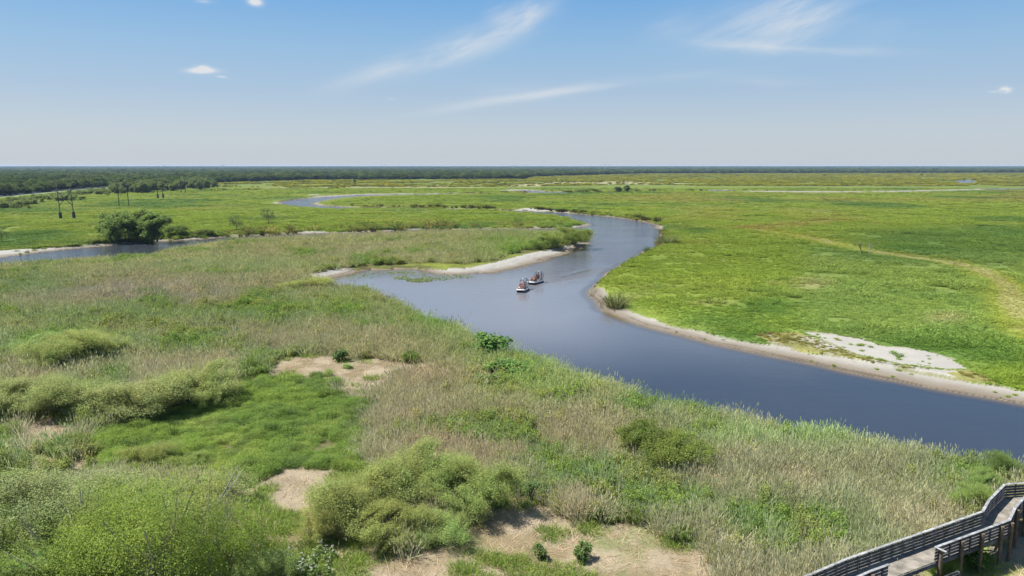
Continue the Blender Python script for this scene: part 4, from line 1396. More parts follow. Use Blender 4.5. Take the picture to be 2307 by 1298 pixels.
def bushes():
    Wt, Wd, Ol, Gr = (1.12, 1.06, 1.15), (.95, .98, .95), (.95, .92, .75), (.85, 1.05, .95)
    P_ = place_bush
    # left row of willowy shrubs
    P_(118, 842, 120, 78, 'willow', (1.0, 1.02, .9), 'bright green shrub, lowest of the clump above the long olive row')
    P_(190, 826, 130, 86, 'willow', (1.08, 1.05, .9), 'tallest bright green shrub in the clump above the long olive row')
    P_(246, 818, 70, 48, 'willow', (1.0, 1.05, .95), 'small bright shrub at the reed side of its clump')
    P_(70, 800, 100, 44, 'willow', (.9, 1.05, .9), 'low green shrub behind its taller neighbours, nearest the picture edge')
    P_(225, 850, 80, 30, 'leafy', (.8, 1.0, 1.0), 'low dark leafy shrub below the bright shrub clump')
    P_(40, 945, 130, 86, 'willow', Wt, 'olive shrub at the picture edge end of the long row')
    P_(140, 942, 150, 96, 'willow', (1.0, 1.0, 1.0), 'dark shaded olive shrub, second in the long row')
    P_(228, 948, 150, 84, 'willow', (1.02, 1.02, 1.05), 'low olive shrub in the middle of the long row beside bare ground')
    P_(318, 950, 170, 104, 'willow', Wt, 'spreading pale olive shrub in the long row just above the green weeds')
    P_(438, 922, 150, 104, 'willow', (1.12, 1.10, 1.0), 'rounded yellow olive shrub at the dry clearing end of the long row')
    P_(330, 1062, 96, 66, 'willow', Ol, 'olive shrub standing among the bright green weeds')
    P_(405, 1076, 80, 52, 'willow', (.95, 1.0, .8), 'low dark shrub at the lower edge of the green weeds')
    # centre thicket
    P_(800, 1190, 190, 150, 'willow', (1.08, 1.04, .92), 'large rounded bush, widest of the central thicket')
    P_(930, 1150, 190, 150, 'willow', (1.05, 1.06, .95), 'bush in the middle of the central thicket')
    P_(1060, 1172, 175, 150, 'willow', (.98, 1.02, .88), 'tall dark sided bush next to the dry clearing')
    P_(1010, 1130, 150, 100, 'willow', (1.12, 1.1, 1.0), 'sunlit yellow bush at the back of the central thicket')
    P_(885, 1240, 150, 110, 'willow', (1.05, 1.0, .85), 'low bush with dark shadow at the front of the central thicket')
    P_(985, 1235, 130, 82, 'willow', (.95, 1.06, .95), 'fresh green low bush on the edge of the dry clearing')
    P_(735, 1222, 110, 84, 'willow', (1.15, 1.02, .95), 'pale brownish low bush on the straw side of the thicket')
    # big shrubs in the near corner
    P_(345, 1372, 360, 300, 'tree', (1.0, 1.0, 1.0), 'large yellow green near corner tree with pale bare twigs', 'small_tree', 'tree', var=0)
    P_(165, 1360, 300, 230, 'tree', (.92, .95, 1.0), 'yellow green near corner tree with a dusty grey top', 'small_tree', 'tree', var=1)
    P_(480, 1350, 180, 240, 'tree', (1.02, 1.05, .85), 'narrow yellow green tree at the straw side of the near corner', 'small_tree', 'tree', var=2)
    P_(20, 1320, 260, 210, 'willow', (.95, .95, 1.15), 'grey green twiggy shrub in the lower picture corner')
    P_(210, 1215, 260, 120, 'willow', (1.0, .98, 1.3), 'dusty grey green twiggy shrub behind the near corner trees')
    P_(430, 1190, 200, 110, 'willow', (1.1, 1.04, 1.2), 'pale dusty shrub between the green weeds and near corner trees')
    P_(110, 1372, 180, 120, 'leafy', (1.0, 1.1, 1.15), 'low pale leafy shrub at the bottom picture edge')
    P_(575, 1345, 120, 110, 'willow', (.95, 1.05, .9), 'low bushy plant beside the white flowers')
    # olive shrubs among the reeds
    P_(1450, 1040, 120, 100, 'feathery', (.82, .86, .8), 'feathery olive shrub, first of the olive pair among the reeds')
    P_(1540, 1060, 150, 100, 'feathery', (.86, .9, .8), 'wider feathery olive shrub, second of the olive pair among the reeds')
    P_(1700, 1085, 90, 50, 'feathery', (.8, .92, .85), 'small dark green shrub alone among the reeds')
    # shrubs of the dry clearings
    P_(1213, 1268, 32, 42, 'leafy', (1.15, 1.2, 1.3), 'small leafy bush in the dry clearing, slimmer of the pair')
    P_(1311, 1270, 46, 48, 'leafy', (1.2, 1.25, 1.35), 'round leafy bush in the dry clearing, bigger of the pair')
    P_(1344, 1182, 32, 44, 'leafy', (1.1, 1.25, 1.2), 'upright leafy bush where the dry clearing meets the reeds')
    P_(1376, 1184, 36, 30, 'feathery', (.95, 1.1, .9), 'small grassy bush beside the upright leafy bush')
    P_(1434, 1188, 34, 44, 'feathery', (.75, .85, .7), 'dark slim bush at the reed edge of the dry clearing')
    P_(1535, 1228, 54, 48, 'feathery', (.85, 1.0, .85), 'dark green bush at the reed end of the dry clearing')
    P_(767, 818, 32, 34, 'leafy', (.85, 1.05, 1.1), 'dark leafy bush behind the upper dry clearing')
    P_(783, 834, 24, 17, 'willow', (.95, 1.15, 1.0), 'tiny green bush in the upper dry clearing')
    P_(1205, 1128, 56, 50, 'leafy', (1.0, 1.2, 1.2), 'broad leaved bush between the central thicket and the reeds')
    P_(925, 822, 44, 36, 'feathery', (.8, .95, .8), 'dark grassy bush at the far edge of the upper dry clearing')
    # vines and greens near the water
    P_(1108, 800, 95, 58, 'leafy', (.85, 1.15, .95), 'bright vine covered bush on the bank above the river')
    P_(1150, 850, 110, 46, 'leafy', (1.0, 1.25, 1.0), 'low spreading vine covered bush below the bright bank bush')
    P_(1080, 880, 90, 40, 'leafy', (.8, 1.05, .85), 'dark green vine clump on the straw side of the bank bushes')
    P_(1400, 935, 110, 40, 'leafy', (.8, 1.05, .9), 'dark leafy clump in the reeds above the olive pair')
    P_(690, 656, 110, 30, 'willow', (1.05, 1.02, .75), 'yellow green shrub beside the sandy tip of the cove')
    P_(1262, 560, 100, 56, 'feathery', (.95, 1.0, .85), 'dense dark green bush on the sandy point at the river bend')
    P_(1292, 553, 64, 42, 'feathery', (1.1, 1.1, .9), 'lighter low bush at the very tip of the sandy point')
    P_(1215, 563, 60, 36, 'feathery', (.9, 1.05, .9), 'smaller bush behind the dense one on the sandy point')
    P_(525, 548, 22, 13, 'leafy', (1.0, 1.3, 1.3), 'tiny leafy bush poking from reeds near the side channel')
    # undergrowth by the waterside clump of trees
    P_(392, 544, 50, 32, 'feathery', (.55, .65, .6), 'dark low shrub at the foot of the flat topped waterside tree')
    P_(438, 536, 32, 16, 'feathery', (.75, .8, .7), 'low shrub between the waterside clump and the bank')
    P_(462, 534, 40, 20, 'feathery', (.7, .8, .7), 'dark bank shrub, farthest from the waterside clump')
    P_(215, 552, 40, 18, 'feathery', (.9, .95, .8), 'low brownish shrub on the sandy side of the waterside clump')
    # far channel shrubs
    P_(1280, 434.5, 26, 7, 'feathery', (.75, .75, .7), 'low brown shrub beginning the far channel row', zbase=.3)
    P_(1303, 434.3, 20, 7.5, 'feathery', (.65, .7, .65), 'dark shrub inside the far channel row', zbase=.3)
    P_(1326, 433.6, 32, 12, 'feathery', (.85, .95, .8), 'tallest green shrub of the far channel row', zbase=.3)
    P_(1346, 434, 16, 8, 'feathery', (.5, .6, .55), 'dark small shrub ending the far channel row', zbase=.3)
    # under the boardwalk
    P_(2125, 1300, 70, 60, 'willow', (.95, 1.15, .7), 'yellow green bush below the boardwalk, by the rail opening')
    P_(2178, 1282, 70, 62, 'leafy', (.9, 1.1, .7), 'leafy bush under the boardwalk railing')
    P_(2222, 1225, 70, 50, 'willow', (1.05, 1.15, .65), 'yellow green bush under the bend of the boardwalk')
    P_(2190, 1165, 80, 70, 'willow', (.82, .98, .70), 'bright green bush behind the boardwalk bend')
    P_(2215, 1120, 70, 60, 'willow', (.72, .88, .68), 'green bush behind the upper boardwalk railing')
    P_(2262, 1082, 60, 60, 'willow', (.55, .68, .52), 'dark tall bush behind the far boardwalk corner')
    P_(2295, 1165, 50, 46, 'willow', (.95, 1.15, .7), 'green bush beyond the boardwalk piles')
    # tall grass clumps on the far shore
    for (u, v, w, h, lab) in [(1388, 692, 46, 36, 'tall grass clump growing on the sandy shore by the point'), (1502, 549, 34, 22, 'tall grass clump on the eroded bank at the outer bend')]:
        g = at(u, v, .3)
        vv, ff, cc = blades(260, .5, .5, 1.0, .03, .3, np.random.default_rng(u), [(.17, .19, .06), (.22, .21, .09), (.12, .15, .05)], .35)
        d = math.hypot(g.x, g.y)
        o = mesh_obj('grass_clump', vv * np.array([w * d / F, w * d / F, h * d / F]), ff, M_LEAF, col=cc)
        o.location = (g.x, g.y, .25)
        tag(o, lab, 'grass clump')


# ------------------------------------------------------------------ hard-surface helper
class MB:
    def __init__(s):
        s.V, s.F = [], []

    def box(s, c, size, R=None):
        c = Vector(c)
        o = len(s.V)
        for k in range(8):
            p = Vector((size[0] * ((k & 1) - .5), size[1] * (((k >> 1) & 1) - .5), size[2] * ((k >> 2) - .5)))
            s.V.append(tuple(c + (R @ p if R is not None else p)))
        for f in ((0, 2, 3, 1), (4, 5, 7, 6), (0, 1, 5, 4), (2, 6, 7, 3), (0, 4, 6, 2), (1, 3, 7, 5)):
            s.F.append(tuple(o + i for i in f))
        return s

    def beam(s, a, b, w, h, ext=0.0):
        a, b = Vector(a), Vector(b)
        d = (b - a).normalized()
        a, b = a - d * ext, b + d * ext
        side = d.cross(Vector((0, 0, 1)))
        side = side.normalized() if side.length > 1e-4 else Vector((1, 0, 0))
        up = side.cross(d)
        R = Matrix((d, side, up)).transposed()
        return s.box((a + b) / 2, ((b - a).length, w, h), R)

    def tube(s, path, r, sides=8, cap=True):
        radii = r if isinstance(r, (list, tuple)) else [r] * len(path)
        v, f = tube(path, radii, sides)
        o = len(s.V)
        s.V += [tuple(p) for p in v]
        s.F += [tuple(int(i) + o for i in q) for q in f]
        if cap:
            s.F.append(tuple(o + i for i in range(sides))[::-1])
            s.F.append(tuple(o + len(v) - sides + i for i in range(sides)))
        return s

    def ring(s, c, R, r, ax=(0, 1, 0), n=28, sides=5):
        ax = Vector(ax).normalized()
        a = ax.cross(Vector((0, 0, 1)) if abs(ax.z) < .9 else Vector((1, 0, 0))).normalized()
        b = ax.cross(a)
        o = len(s.V)
        for i in range(n):
            t = 2 * PI * i / n
            rd = a * math.cos(t) + b * math.sin(t)
            for k in range(sides):
                q = 2 * PI * k / sides
                s.V.append(tuple(Vector(c) + rd * (R + r * math.cos(q)) + ax * r * math.sin(q)))
        for i in range(n):
            for k in range(sides):
                i2, k2 = (i + 1) % n, (k + 1) % sides
                s.F.append((o + i * sides + k, o + i2 * sides + k, o + i2 * sides + k2, o + i * sides + k2))
        return s

    def poly(s, verts, faces):
        o = len(s.V)
        s.V += [tuple(v) for v in verts]
        s.F += [tuple(o + i for i in f) for f in faces]
        return s

    def build(s, name, mat, parent=None, bevel=0.0, smooth=False):
        me = bpy.data.meshes.new(name)
        me.from_pydata(s.V, [], s.F)
        me.materials.append(mat)
        o = bpy.data.objects.new(name, me)
        COL.objects.link(o)
        if parent is not None:
            o.parent = parent
        if bevel:
            b = o.modifiers.new('bevel', 'BEVEL')
            b.width = bevel
            b.segments = 2
            b.limit_method = 'ANGLE'
        if smooth:
            for p in me.polygons:
                p.use_smooth = True
        return o


# ------------------------------------------------------------------ boardwalk
def boardwalk():
    zt = 4.05                      # height of the hand rail
    far = [at(1700, 1347, zt), at(1907, 1259, zt), at(2214, 1152, zt), at(2228, 1127, zt), at(2264, 1091, zt), at(2420, 1080, zt)]
    Wd = 1.75
    root = empty('boardwalk', (far[2].x, far[2].y, .6))
    tag(root, 'raised grey timber boardwalk with railings winding over the marsh edge', 'boardwalk')
    L = lambda p: Vector(p) - root.location
    far = [L(p) for p in far]
    zt = far[0].z
    n = len(far)
    near = []
    for i in range(n):
        d0 = (far[i] - far[i - 1]).normalized() if i else (far[1] - far[0]).normalized()
        d1 = (far[i + 1] - far[i]).normalized() if i < n - 1 else d0
        n0, n1 = Vector((d0.y, -d0.x, 0)), Vector((d1.y, -d1.x, 0))
        m = (n0 + n1).normalized()
        near.append(far[i] + m * Wd / max(.5, m.dot(n1)))
    zd = zt - 1.10
    piles, posts = [], []
    for i in range(n - 1):
        a, b, c, d = far[i], far[i + 1], near[i], near[i + 1]
        L1, L2 = (b - a).length, (d - c).length
        # planks
        mb = MB()
        k = max(2, int(L1 / .145))
        for j in range(k):
            t0, t1 = (j + .06) / k, (j + .94) / k
            q = [a.lerp(b, t0), a.lerp(b, t1), c.lerp(d, t1), c.lerp(d, t0)]
            zz = zd + random.uniform(-.004, .004)
            top = [(p.x, p.y, zz) for p in q]
            bot = [(p.x, p.y, zz - .04) for p in q]
            mb.poly(top + bot, [(0, 3, 2, 1), (4, 5, 6, 7), (0, 1, 5, 4), (1, 2, 6, 5), (2, 3, 7, 6), (3, 0, 4, 7)])
        mb.build('deck', M_DECK, root)
        mb = MB()
        for (p, q, s) in ((a, b, -.05), (c, d, .05)):
            dd = (q - p).normalized()
            sd = Vector((dd.y, -dd.x, 0)) * s
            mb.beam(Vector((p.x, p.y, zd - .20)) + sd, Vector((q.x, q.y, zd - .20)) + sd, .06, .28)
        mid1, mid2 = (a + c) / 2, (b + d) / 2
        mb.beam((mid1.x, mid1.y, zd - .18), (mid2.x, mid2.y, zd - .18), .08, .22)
        mb.build('joists', M_BOARD_SHADE, root)
        # railings, one panel for each straight run and side
        for side, (p, q) in (('far', (a, b)), ('near', (c, d))):
            ln = (q - p).length
            dd = (q - p).normalized()
            outw = Vector((dd.y, -dd.x, 0)) * (1 if side == 'near' else -1)
            gap = None
            if side == 'near' and i == 1:
                gap = (.12, .44)          # opening in the near railing
            runs = [(0, 1)] if gap is None else [(0.0, gap[0]), (gap[1], 1.0)]
            for (t0, t1) in runs:
                s0, s1 = p.lerp(q, t0), p.lerp(q, t1)
                cap = MB()
                cap.beam(Vector((s0.x, s0.y, zt - .02)), Vector((s1.x, s1.y, zt - .02)), .20, .045, .03)
                cap.build('handrail', M_WOODTOP, root, .008)
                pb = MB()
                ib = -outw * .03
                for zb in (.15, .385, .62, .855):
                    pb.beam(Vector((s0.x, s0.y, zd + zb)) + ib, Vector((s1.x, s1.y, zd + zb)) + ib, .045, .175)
                pb.build('railing_boards', M_BOARD_SHADE, root)
            npst = max(1, int(round(ln / 1.15)))
            for j in range(npst + (1 if i == n - 2 else 0)):
                t = j / npst
                r = p.lerp(q, t) + outw * .055
                ingap = gap is not None and gap[0] + .02 < t < gap[1] - .02
                if not ingap:
                    MB().box((r.x, r.y, (zd - .36 + zt - .05) / 2), (.09, .09, zt - zd + .31), Matrix.Rotation(math.atan2(dd.y, dd.x), 3, 'Z')).build('post', M_BOARD_SHADE, root)
                if j % 2 == 0:
                    pr_ = p.lerp(q, t) + outw * .21
                    tall = zt - .15 if side == 'near' and not ingap else zd - .30
                    MB().tube([(pr_.x, pr_.y, -.8), (pr_.x, pr_.y, tall)], .13, 10).build('pile', M_PILE, root, smooth=False)
        if i == 1:
            # lower landing outside the opening, its own low railing rising to deck level
            p, q = c.lerp(d, .0), c.lerp(d, .47)
            dd = (q - p).normalized()
            o2 = Vector((dd.y, -dd.x, 0))
            zl = zd - 1.12
            mb = MB()
            k = int((q - p).length / .145)
            for j in range(k):
                t0, t1 = (j + .06) / k, (j + .94) / k
                e = [p.lerp(q, t0) + o2 * .10, p.lerp(q, t1) + o2 * .10, p.lerp(q, t1) + o2 * 1.35, p.lerp(q, t0) + o2 * 1.35]
                mb.poly([(v.x, v.y, zl) for v in e] + [(v.x, v.y, zl - .04) for v in e], [(0, 3, 2, 1), (4, 5, 6, 7), (0, 1, 5, 4), (1, 2, 6, 5), (2, 3, 7, 6), (3, 0, 4, 7)])
            mb.build('lower_landing', M_DECK, root)
            pb = MB()
            u0, u1 = p + o2 * 1.38, q + o2 * 1.38
            for zb in (.2, .45, .70, .95):
                pb.beam((u0.x, u0.y, zl + zb), (u1.x, u1.y, zl + zb), .045, .17)
            pb.build('lower_railing', M_BOARD_SHADE, root)
            for j in range(7):
                r = u0.lerp(u1, j / 6) + o2 * .06
                MB().box((r.x, r.y, (zl + 1.0 - 1.2) / 2), (.09, .09, zl + 1.0 + 1.2), Matrix.Rotation(math.atan2(dd.y, dd.x), 3, 'Z')).build('post', M_BOARD_SHADE, root)
            # return of the hand rail at the end of the opening
            g1 = c.lerp(d, .44)
            MB().beam(Vector((g1.x, g1.y, zt - .021)) + o2 * .11, Vector((g1.x, g1.y, zt - .021)) + o2 * .75, .18, .043).build('handrail', M_WOODTOP, root, .008)
    global CLEAR
    for i in range(n - 1):
        for t in np.linspace(0, 1, 24):
            m = (far[i].lerp(far[i + 1], t) + near[i].lerp(near[i + 1], t)) / 2 + root.location
            CLEAR.append((m.x, m.y, 1.35))


# ------------------------------------------------------------------ power poles, pylons, road
def pole_frames():
    data = [(137, 167, 492.5, 424, True, True, 'nearest dark H-frame power pole with X brace and thick footings'),
            (269, 290.5, 464.5, 409, False, False, 'second dark H-frame power pole, bare straight legs without footings'),
            (356, 368, 446.5, 406, True, False, 'third H-frame power pole with thick grey footings before the tree belt'),
            (408.5, 418, 435, 394, False, False, 'fourth thin H-frame power pole rising before the tree belt'),
            (444, 457, 427.5, 406, False, False, 'farthest thin H-frame power pole beside the dark conical tree')]
    for (u0, u1, vb, vt, foot, xb, lab) in data:
        a, b = at(u0, vb, .6), at(u1, vb - (.6 if u0 < 300 else .2), .6)
        d = math.hypot(a.x, a.y)
        h = (vb - vt) * math.hypot(d, 29.4) / F
        o = empty('power_pole', tuple((a + b) / 2))
        tag(o, lab, 'power pole', 'power line poles')
        ra, rb = a - o.location, b - o.location
        w = (rb - ra)
        lean = Vector((-h * .03, 0, 0))
        rad = max(.22, d * .00046)
        tops = []
        for p in (ra, rb):
            t = p + lean + Vector((0, 0, h))
            tops.append(t)
            MB().tube([p - Vector((0, 0, .5)), t], [rad, rad * .75], 8).build('pole', M_DARKPOLE, o, smooth=True)
            if foot:
                MB().tube([p - Vector((0, 0, .6)), p + lean * .2 + Vector((0, 0, 3.6))], [.85, .80], 12).build('footing', M_FOOT, o)
        e = w.normalized()
        zc = h * .86
        MB().beam(ra.lerp(tops[0], .86) - e * 3.2 + Vector((0, -rad, 0)), rb.lerp(tops[1], .86) + e * 3.2 + Vector((0, -rad, 0)), .32, .38).build('crossarm', M_DARKPOLE, o)
        br = MB()
        for s, (p, t) in ((-1, (ra, tops[0])), (1, (rb, tops[1]))):
            br.beam(p.lerp(t, .76), p.lerp(t, .855) + e * s * 2.6, .24, .24)
        br.build('arm_brace', M_DARKPOLE, o)
        if xb:
            for (p, q) in ((ra.lerp(tops[0], .36), rb.lerp(tops[1], .74)), (ra.lerp(tops[0], .74), rb.lerp(tops[1], .36))):
                off = Vector((0, .12 if p.z < q.z else -.12, 0))
                MB().beam(p + off, q + off, .3, .3).build('cross_brace', M_DARKPOLE, o)
        elif u0 < 300:
            MB().beam(ra.lerp(tops[0], .80), rb.lerp(tops[1], .56), .16, .16).build('cross_brace', M_STEEL, o)


def pylons():
    for (u, vt, d, w, lab) in [(1157, 370.5, 5200, 9, 'pair leg pylon, wider of the two on the skyline above the wood'), (1182, 371.2, 5200, 8, 'boxy pylon beside the wide one on the skyline'), (1358, 368.5, 5200, 5, 'tallest thin mast standing above the wood on the skyline'),
                               (1369, 371, 5200, 5, 'thin mast beside the tallest one on the skyline'), (520, 370.8, 5200, 9, 'thin pylon above the wood beyond the power line'), (390, 372, 5400, 8, 'faint low pylon above the wood beyond the tree belt'), (873, 372, 5400, 5, 'lone faint mast on the skyline over the loop of the river'),
                               (1433, 372, 5300, 5, 'faint small mast on the skyline behind the lone channel tree')]:
        x = (u - CU) / F * d / cP * 1.0
        h = H - (vt - 374) / F * d
        o = empty('pylon', (x, d, .5))
        tag(o, lab, 'pylon')
        m = MB()
        for s in (-1, 1):
            for q in (-1, 1):
                m.tube([(s * w / 2, q * 2, 0), (s * w * .12, q * .4, h)], [.6, .35], 5)
        for k in range(5):
            t0, t1 = k / 5, (k + 1) / 5
            m.tube([(-w / 2 * (1 - .76 * t0), 0, h * t0), (w / 2 * (1 - .76 * t1), 0, h * t1)], .25, 4)
        m.build('tower', M_STEEL, o)
        m = MB()
        for zz in (.82, .93):
            m.beam((-w * .7, 0, h * zz), (w * .7, 0, h * zz), .6, .7)
        m.build('crossarm', M_STEEL, o)


def road():
    z = 1.7
    pts = [at(u, v, z) for u, v in [(-400, 478), (-150, 458), (0, 442), (58, 436.5), (117, 431), (179, 426.2), (240, 421.5), (300, 417.5), (420, 411.5)]]
    V, Fc = [], []
    for i, p in enumerate(pts):
        d = (pts[min(i + 1, len(pts) - 1)] - pts[max(i - 1, 0)]).normalized()
        nn = Vector((-d.y, d.x, 0))
        if nn.y < 0:
            nn = -nn
        for (o, zz) in ((-7, .3), (-1.5, z - .02), (0, z), (7, z), (8, z - .02), (13, .3)):
            V.append((p.x + nn.x * o, p.y + nn.y * o, zz))
    mats = (lin(120, 135, 80, .7), (.09, .09, .09), lin(120, 135, 80, .7))
    for i in range(len(pts) - 1):
        for k in range(5):
            Fc.append((i * 6 + k, i * 6 + k + 1, (i + 1) * 6 + k + 1, (i + 1) * 6 + k))
    r = mesh_obj('road', np.array(V), np.array(Fc), M_ASPH)
    tag(r, 'grey causeway road crossing the marsh before the wood', kind='structure')
    g = solid_mat('verge grass', lin(118, 132, 74, .7), .9, scale=.3)
    r.data.materials.append(g)
    for i, p in enumerate(r.data.polygons):
        if i % 5 in (0, 4):
            p.material_index = 1
    b = MB()
    for i in range(len(pts) - 1):
        b.beam(pts[i] + Vector((0, -.6, .42)), pts[i + 1] + Vector((0, -.6, .42)), .4, .92)
    o = b.build('road_barrier', M_CONC)
    tag(o, 'long pale concrete barrier along the near side of the far road', 'barrier')
    p = at(246, 419.6, z)
    d = (pts[7] - pts[6]).normalized()
    v = empty('road_vehicle', (p.x, p.y + 3, z + .02), math.atan2(d.y, d.x))
    tag(v, 'white vehicle on the far pale road by the wood', 'vehicle')
    MB().box((-1.2, 0, 2.15), (6.2, 2.4, 2.7)).build('cargo_box', M_WHITEP, v, .05)
    m = MB().poly([(2.05, -1.1, .6), (4.3, -1.1, .6), (4.3, -1.1, 1.5), (3.6, -1.1, 2.5), (2.05, -1.1, 2.6), (2.05, 1.1, .6), (4.3, 1.1, .6), (4.3, 1.1, 1.5), (3.6, 1.1, 2.5), (2.05, 1.1, 2.6)],
                 [(0, 1, 2, 3, 4), (9, 8, 7, 6, 5), (0, 5, 6, 1), (1, 6, 7, 2), (2, 7, 8, 3), (3, 8, 9, 4), (4, 9, 5, 0)])
    m.build('cab', M_WHITEP, v, .04)
    MB().poly([(4.22, -.95, 1.62), (4.22, .95, 1.62), (3.70, .95, 2.4), (3.70, -.95, 2.4)], [(0, 1, 2, 3)]).build('windscreen', M_GLASS, v)
    for x in (-3, 3):
        for y in (-1.05, 1.05):
            MB().tube([(x, y - .14, .5), (x, y + .14, .5)], .5, 14).build('wheel', M_RUBBER, v)


# ------------------------------------------------------------------ people and airboats
def skin_mesh(name, verts, edges, radii, mat, parent, sub=1):
    me = bpy.data.meshes.new(name)
    me.from_pydata(verts, edges, [])
    o = bpy.data.objects.new(name, me)
    COL.objects.link(o)
    me.materials.append(mat)
    sk = o.modifiers.new('skin', 'SKIN')
    for i, r in enumerate(radii):
        rr = r if isinstance(r, tuple) else (r, r)
        me.skin_vertices[0].data[i].radius = rr
    me.skin_vertices[0].data[0].use_root = True
    sb = o.modifiers.new('smooth', 'SUBSURF')
    sb.levels = sb.render_levels = sub
    o.parent = parent
    return o


def person(loc, rz, label, top, legs_m, hair, standing=False, hat=None, arm=(.0, .0)):
    """a person facing -Y; seated with the seat height at loc.z unless standing"""
    o = empty('person', loc, rz)
    tag(o, label, 'person', 'people riding the airboats')
    V, E, R = [], [], []

    def v(p, r, par=None):
        V.append(p)
        R.append(r)
        if par is not None:
            E.append((par, len(V) - 1))
        return len(V) - 1
    hip = .92 if standing else .08
    pel = v((0, 0, hip), (.15, .11))
    ch = v((0, .02, hip + .30), (.15, .11), pel)
    sh = v((0, .03, hip + .47), (.16, .10), ch)
    nk = v((0, .01, hip + .57), .055, sh)
    hd = v((0, -.02, hip + .70), (.075, .09), nk)
    v((0, -.01, hip + .80), (.065, .08), hd)
    nose = v((0, -.115, hip + .69), .018, hd)
    legi, armi = [], []
    for s in (-1, 1):
        h1 = v((s * .10, 0, hip - .02), .085, pel)
        if standing:
            k = v((s * .11, -.03, .50), .06, h1)
            a = v((s * .12, .0, .09), .04, k)
        else:
            k = v((s * .13, -.43, hip + .03), .062, h1)
            a = v((s * .13, -.46, hip - .38), .042, k)
        t = v((s * .13, V[a][1] - .17, V[a][2] - .05), .035, a)
        legi.append((h1, k, a, t))
        u = v((s * .20, .03, hip + .45), .058, sh)
        e = v((s * .26, -.05 - arm[0] * .1, hip + .20 + arm[0] * .15), .042, u)
        w = v((s * .19, -.28 - arm[1] * .1, hip + .14 + arm[1] * .3), .030, e)
        pm = v((s * .18, -.35, V[w][2] + .0), (.036, .018), w)
        for q, (fx, fl) in enumerate([(-.028, .07), (-.010, .085), (.010, .08), (.028, .065)]):
            f1 = v((s * .18 + fx, -.35 - fl * .7, V[w][2] - .005), .0085, pm)
            v((s * .18 + fx, -.35 - fl, V[w][2] - .03), .007, f1)
        v((s * .18 - s * .05, -.355, V[w][2] + .01), .009, pm)
        armi.append((u, e, w))
    skin_mesh('body', V, E, R, M_SKIN, o)
    # clothes follow the same bones a little larger
    def sub(idx, edges, grow, mat, name, cut=None):
        mp = {k: i for i, k in enumerate(idx)}
        vs = [V[k] for k in idx]
        if cut:
            for k, p in cut.items():
                vs[mp[k]] = p
        rr = [tuple(np.array(R[k] if isinstance(R[k], tuple) else (R[k], R[k])) + grow) for k in idx]
        skin_mesh(name, vs, [(mp[a], mp[b]) for a, b in edges], rr, mat, o)
    (u1, e1, w1), (u2, e2, w2) = armi
    el1 = tuple(Vector(V[u1]).lerp(Vector(V[e1]), .8))
    el2 = tuple(Vector(V[u2]).lerp(Vector(V[e2]), .8))
    sub([pel, ch, sh, u1, e1, u2, e2], [(pel, ch), (ch, sh), (sh, u1), (u1, e1), (sh, u2), (u2, e2)], .014, CLOTH[top], 'shirt', {e1: el1, e2: el2})
    (h1, k1, a1, t1), (h2, k2, a2, t2) = legi
    ka1 = tuple(Vector(V[k1]).lerp(Vector(V[a1]), .25))
    ka2 = tuple(Vector(V[k2]).lerp(Vector(V[a2]), .25))
    sub([pel, h1, k1, a1, h2, k2, a2], [(pel, h1), (h1, k1), (k1, a1), (pel, h2), (h2, k2), (k2, a2)], .016, CLOTH[legs_m], 'trousers', {a1: ka1, a2: ka2})
    hm = HAIR[hair] if hat is None else CLOTH[hat]
    skin_mesh('hair' if hat is None else 'cap', [(0, .02, hip + .66), (0, .03, hip + .78), (0, -.02, hip + .845)] if hat is None else [(0, -.02, hip + .80), (0, -.02, hip + .855), (0, -.14, hip + .79)],
              [(0, 1), (1, 2)] if hat is None else [(0, 1), (0, 2)], [(.078, .07), (.092, .095), (.07, .08)] if hat is None else [(.094, .105), (.07, .08), (.06, .02)], hm, o)
    return o


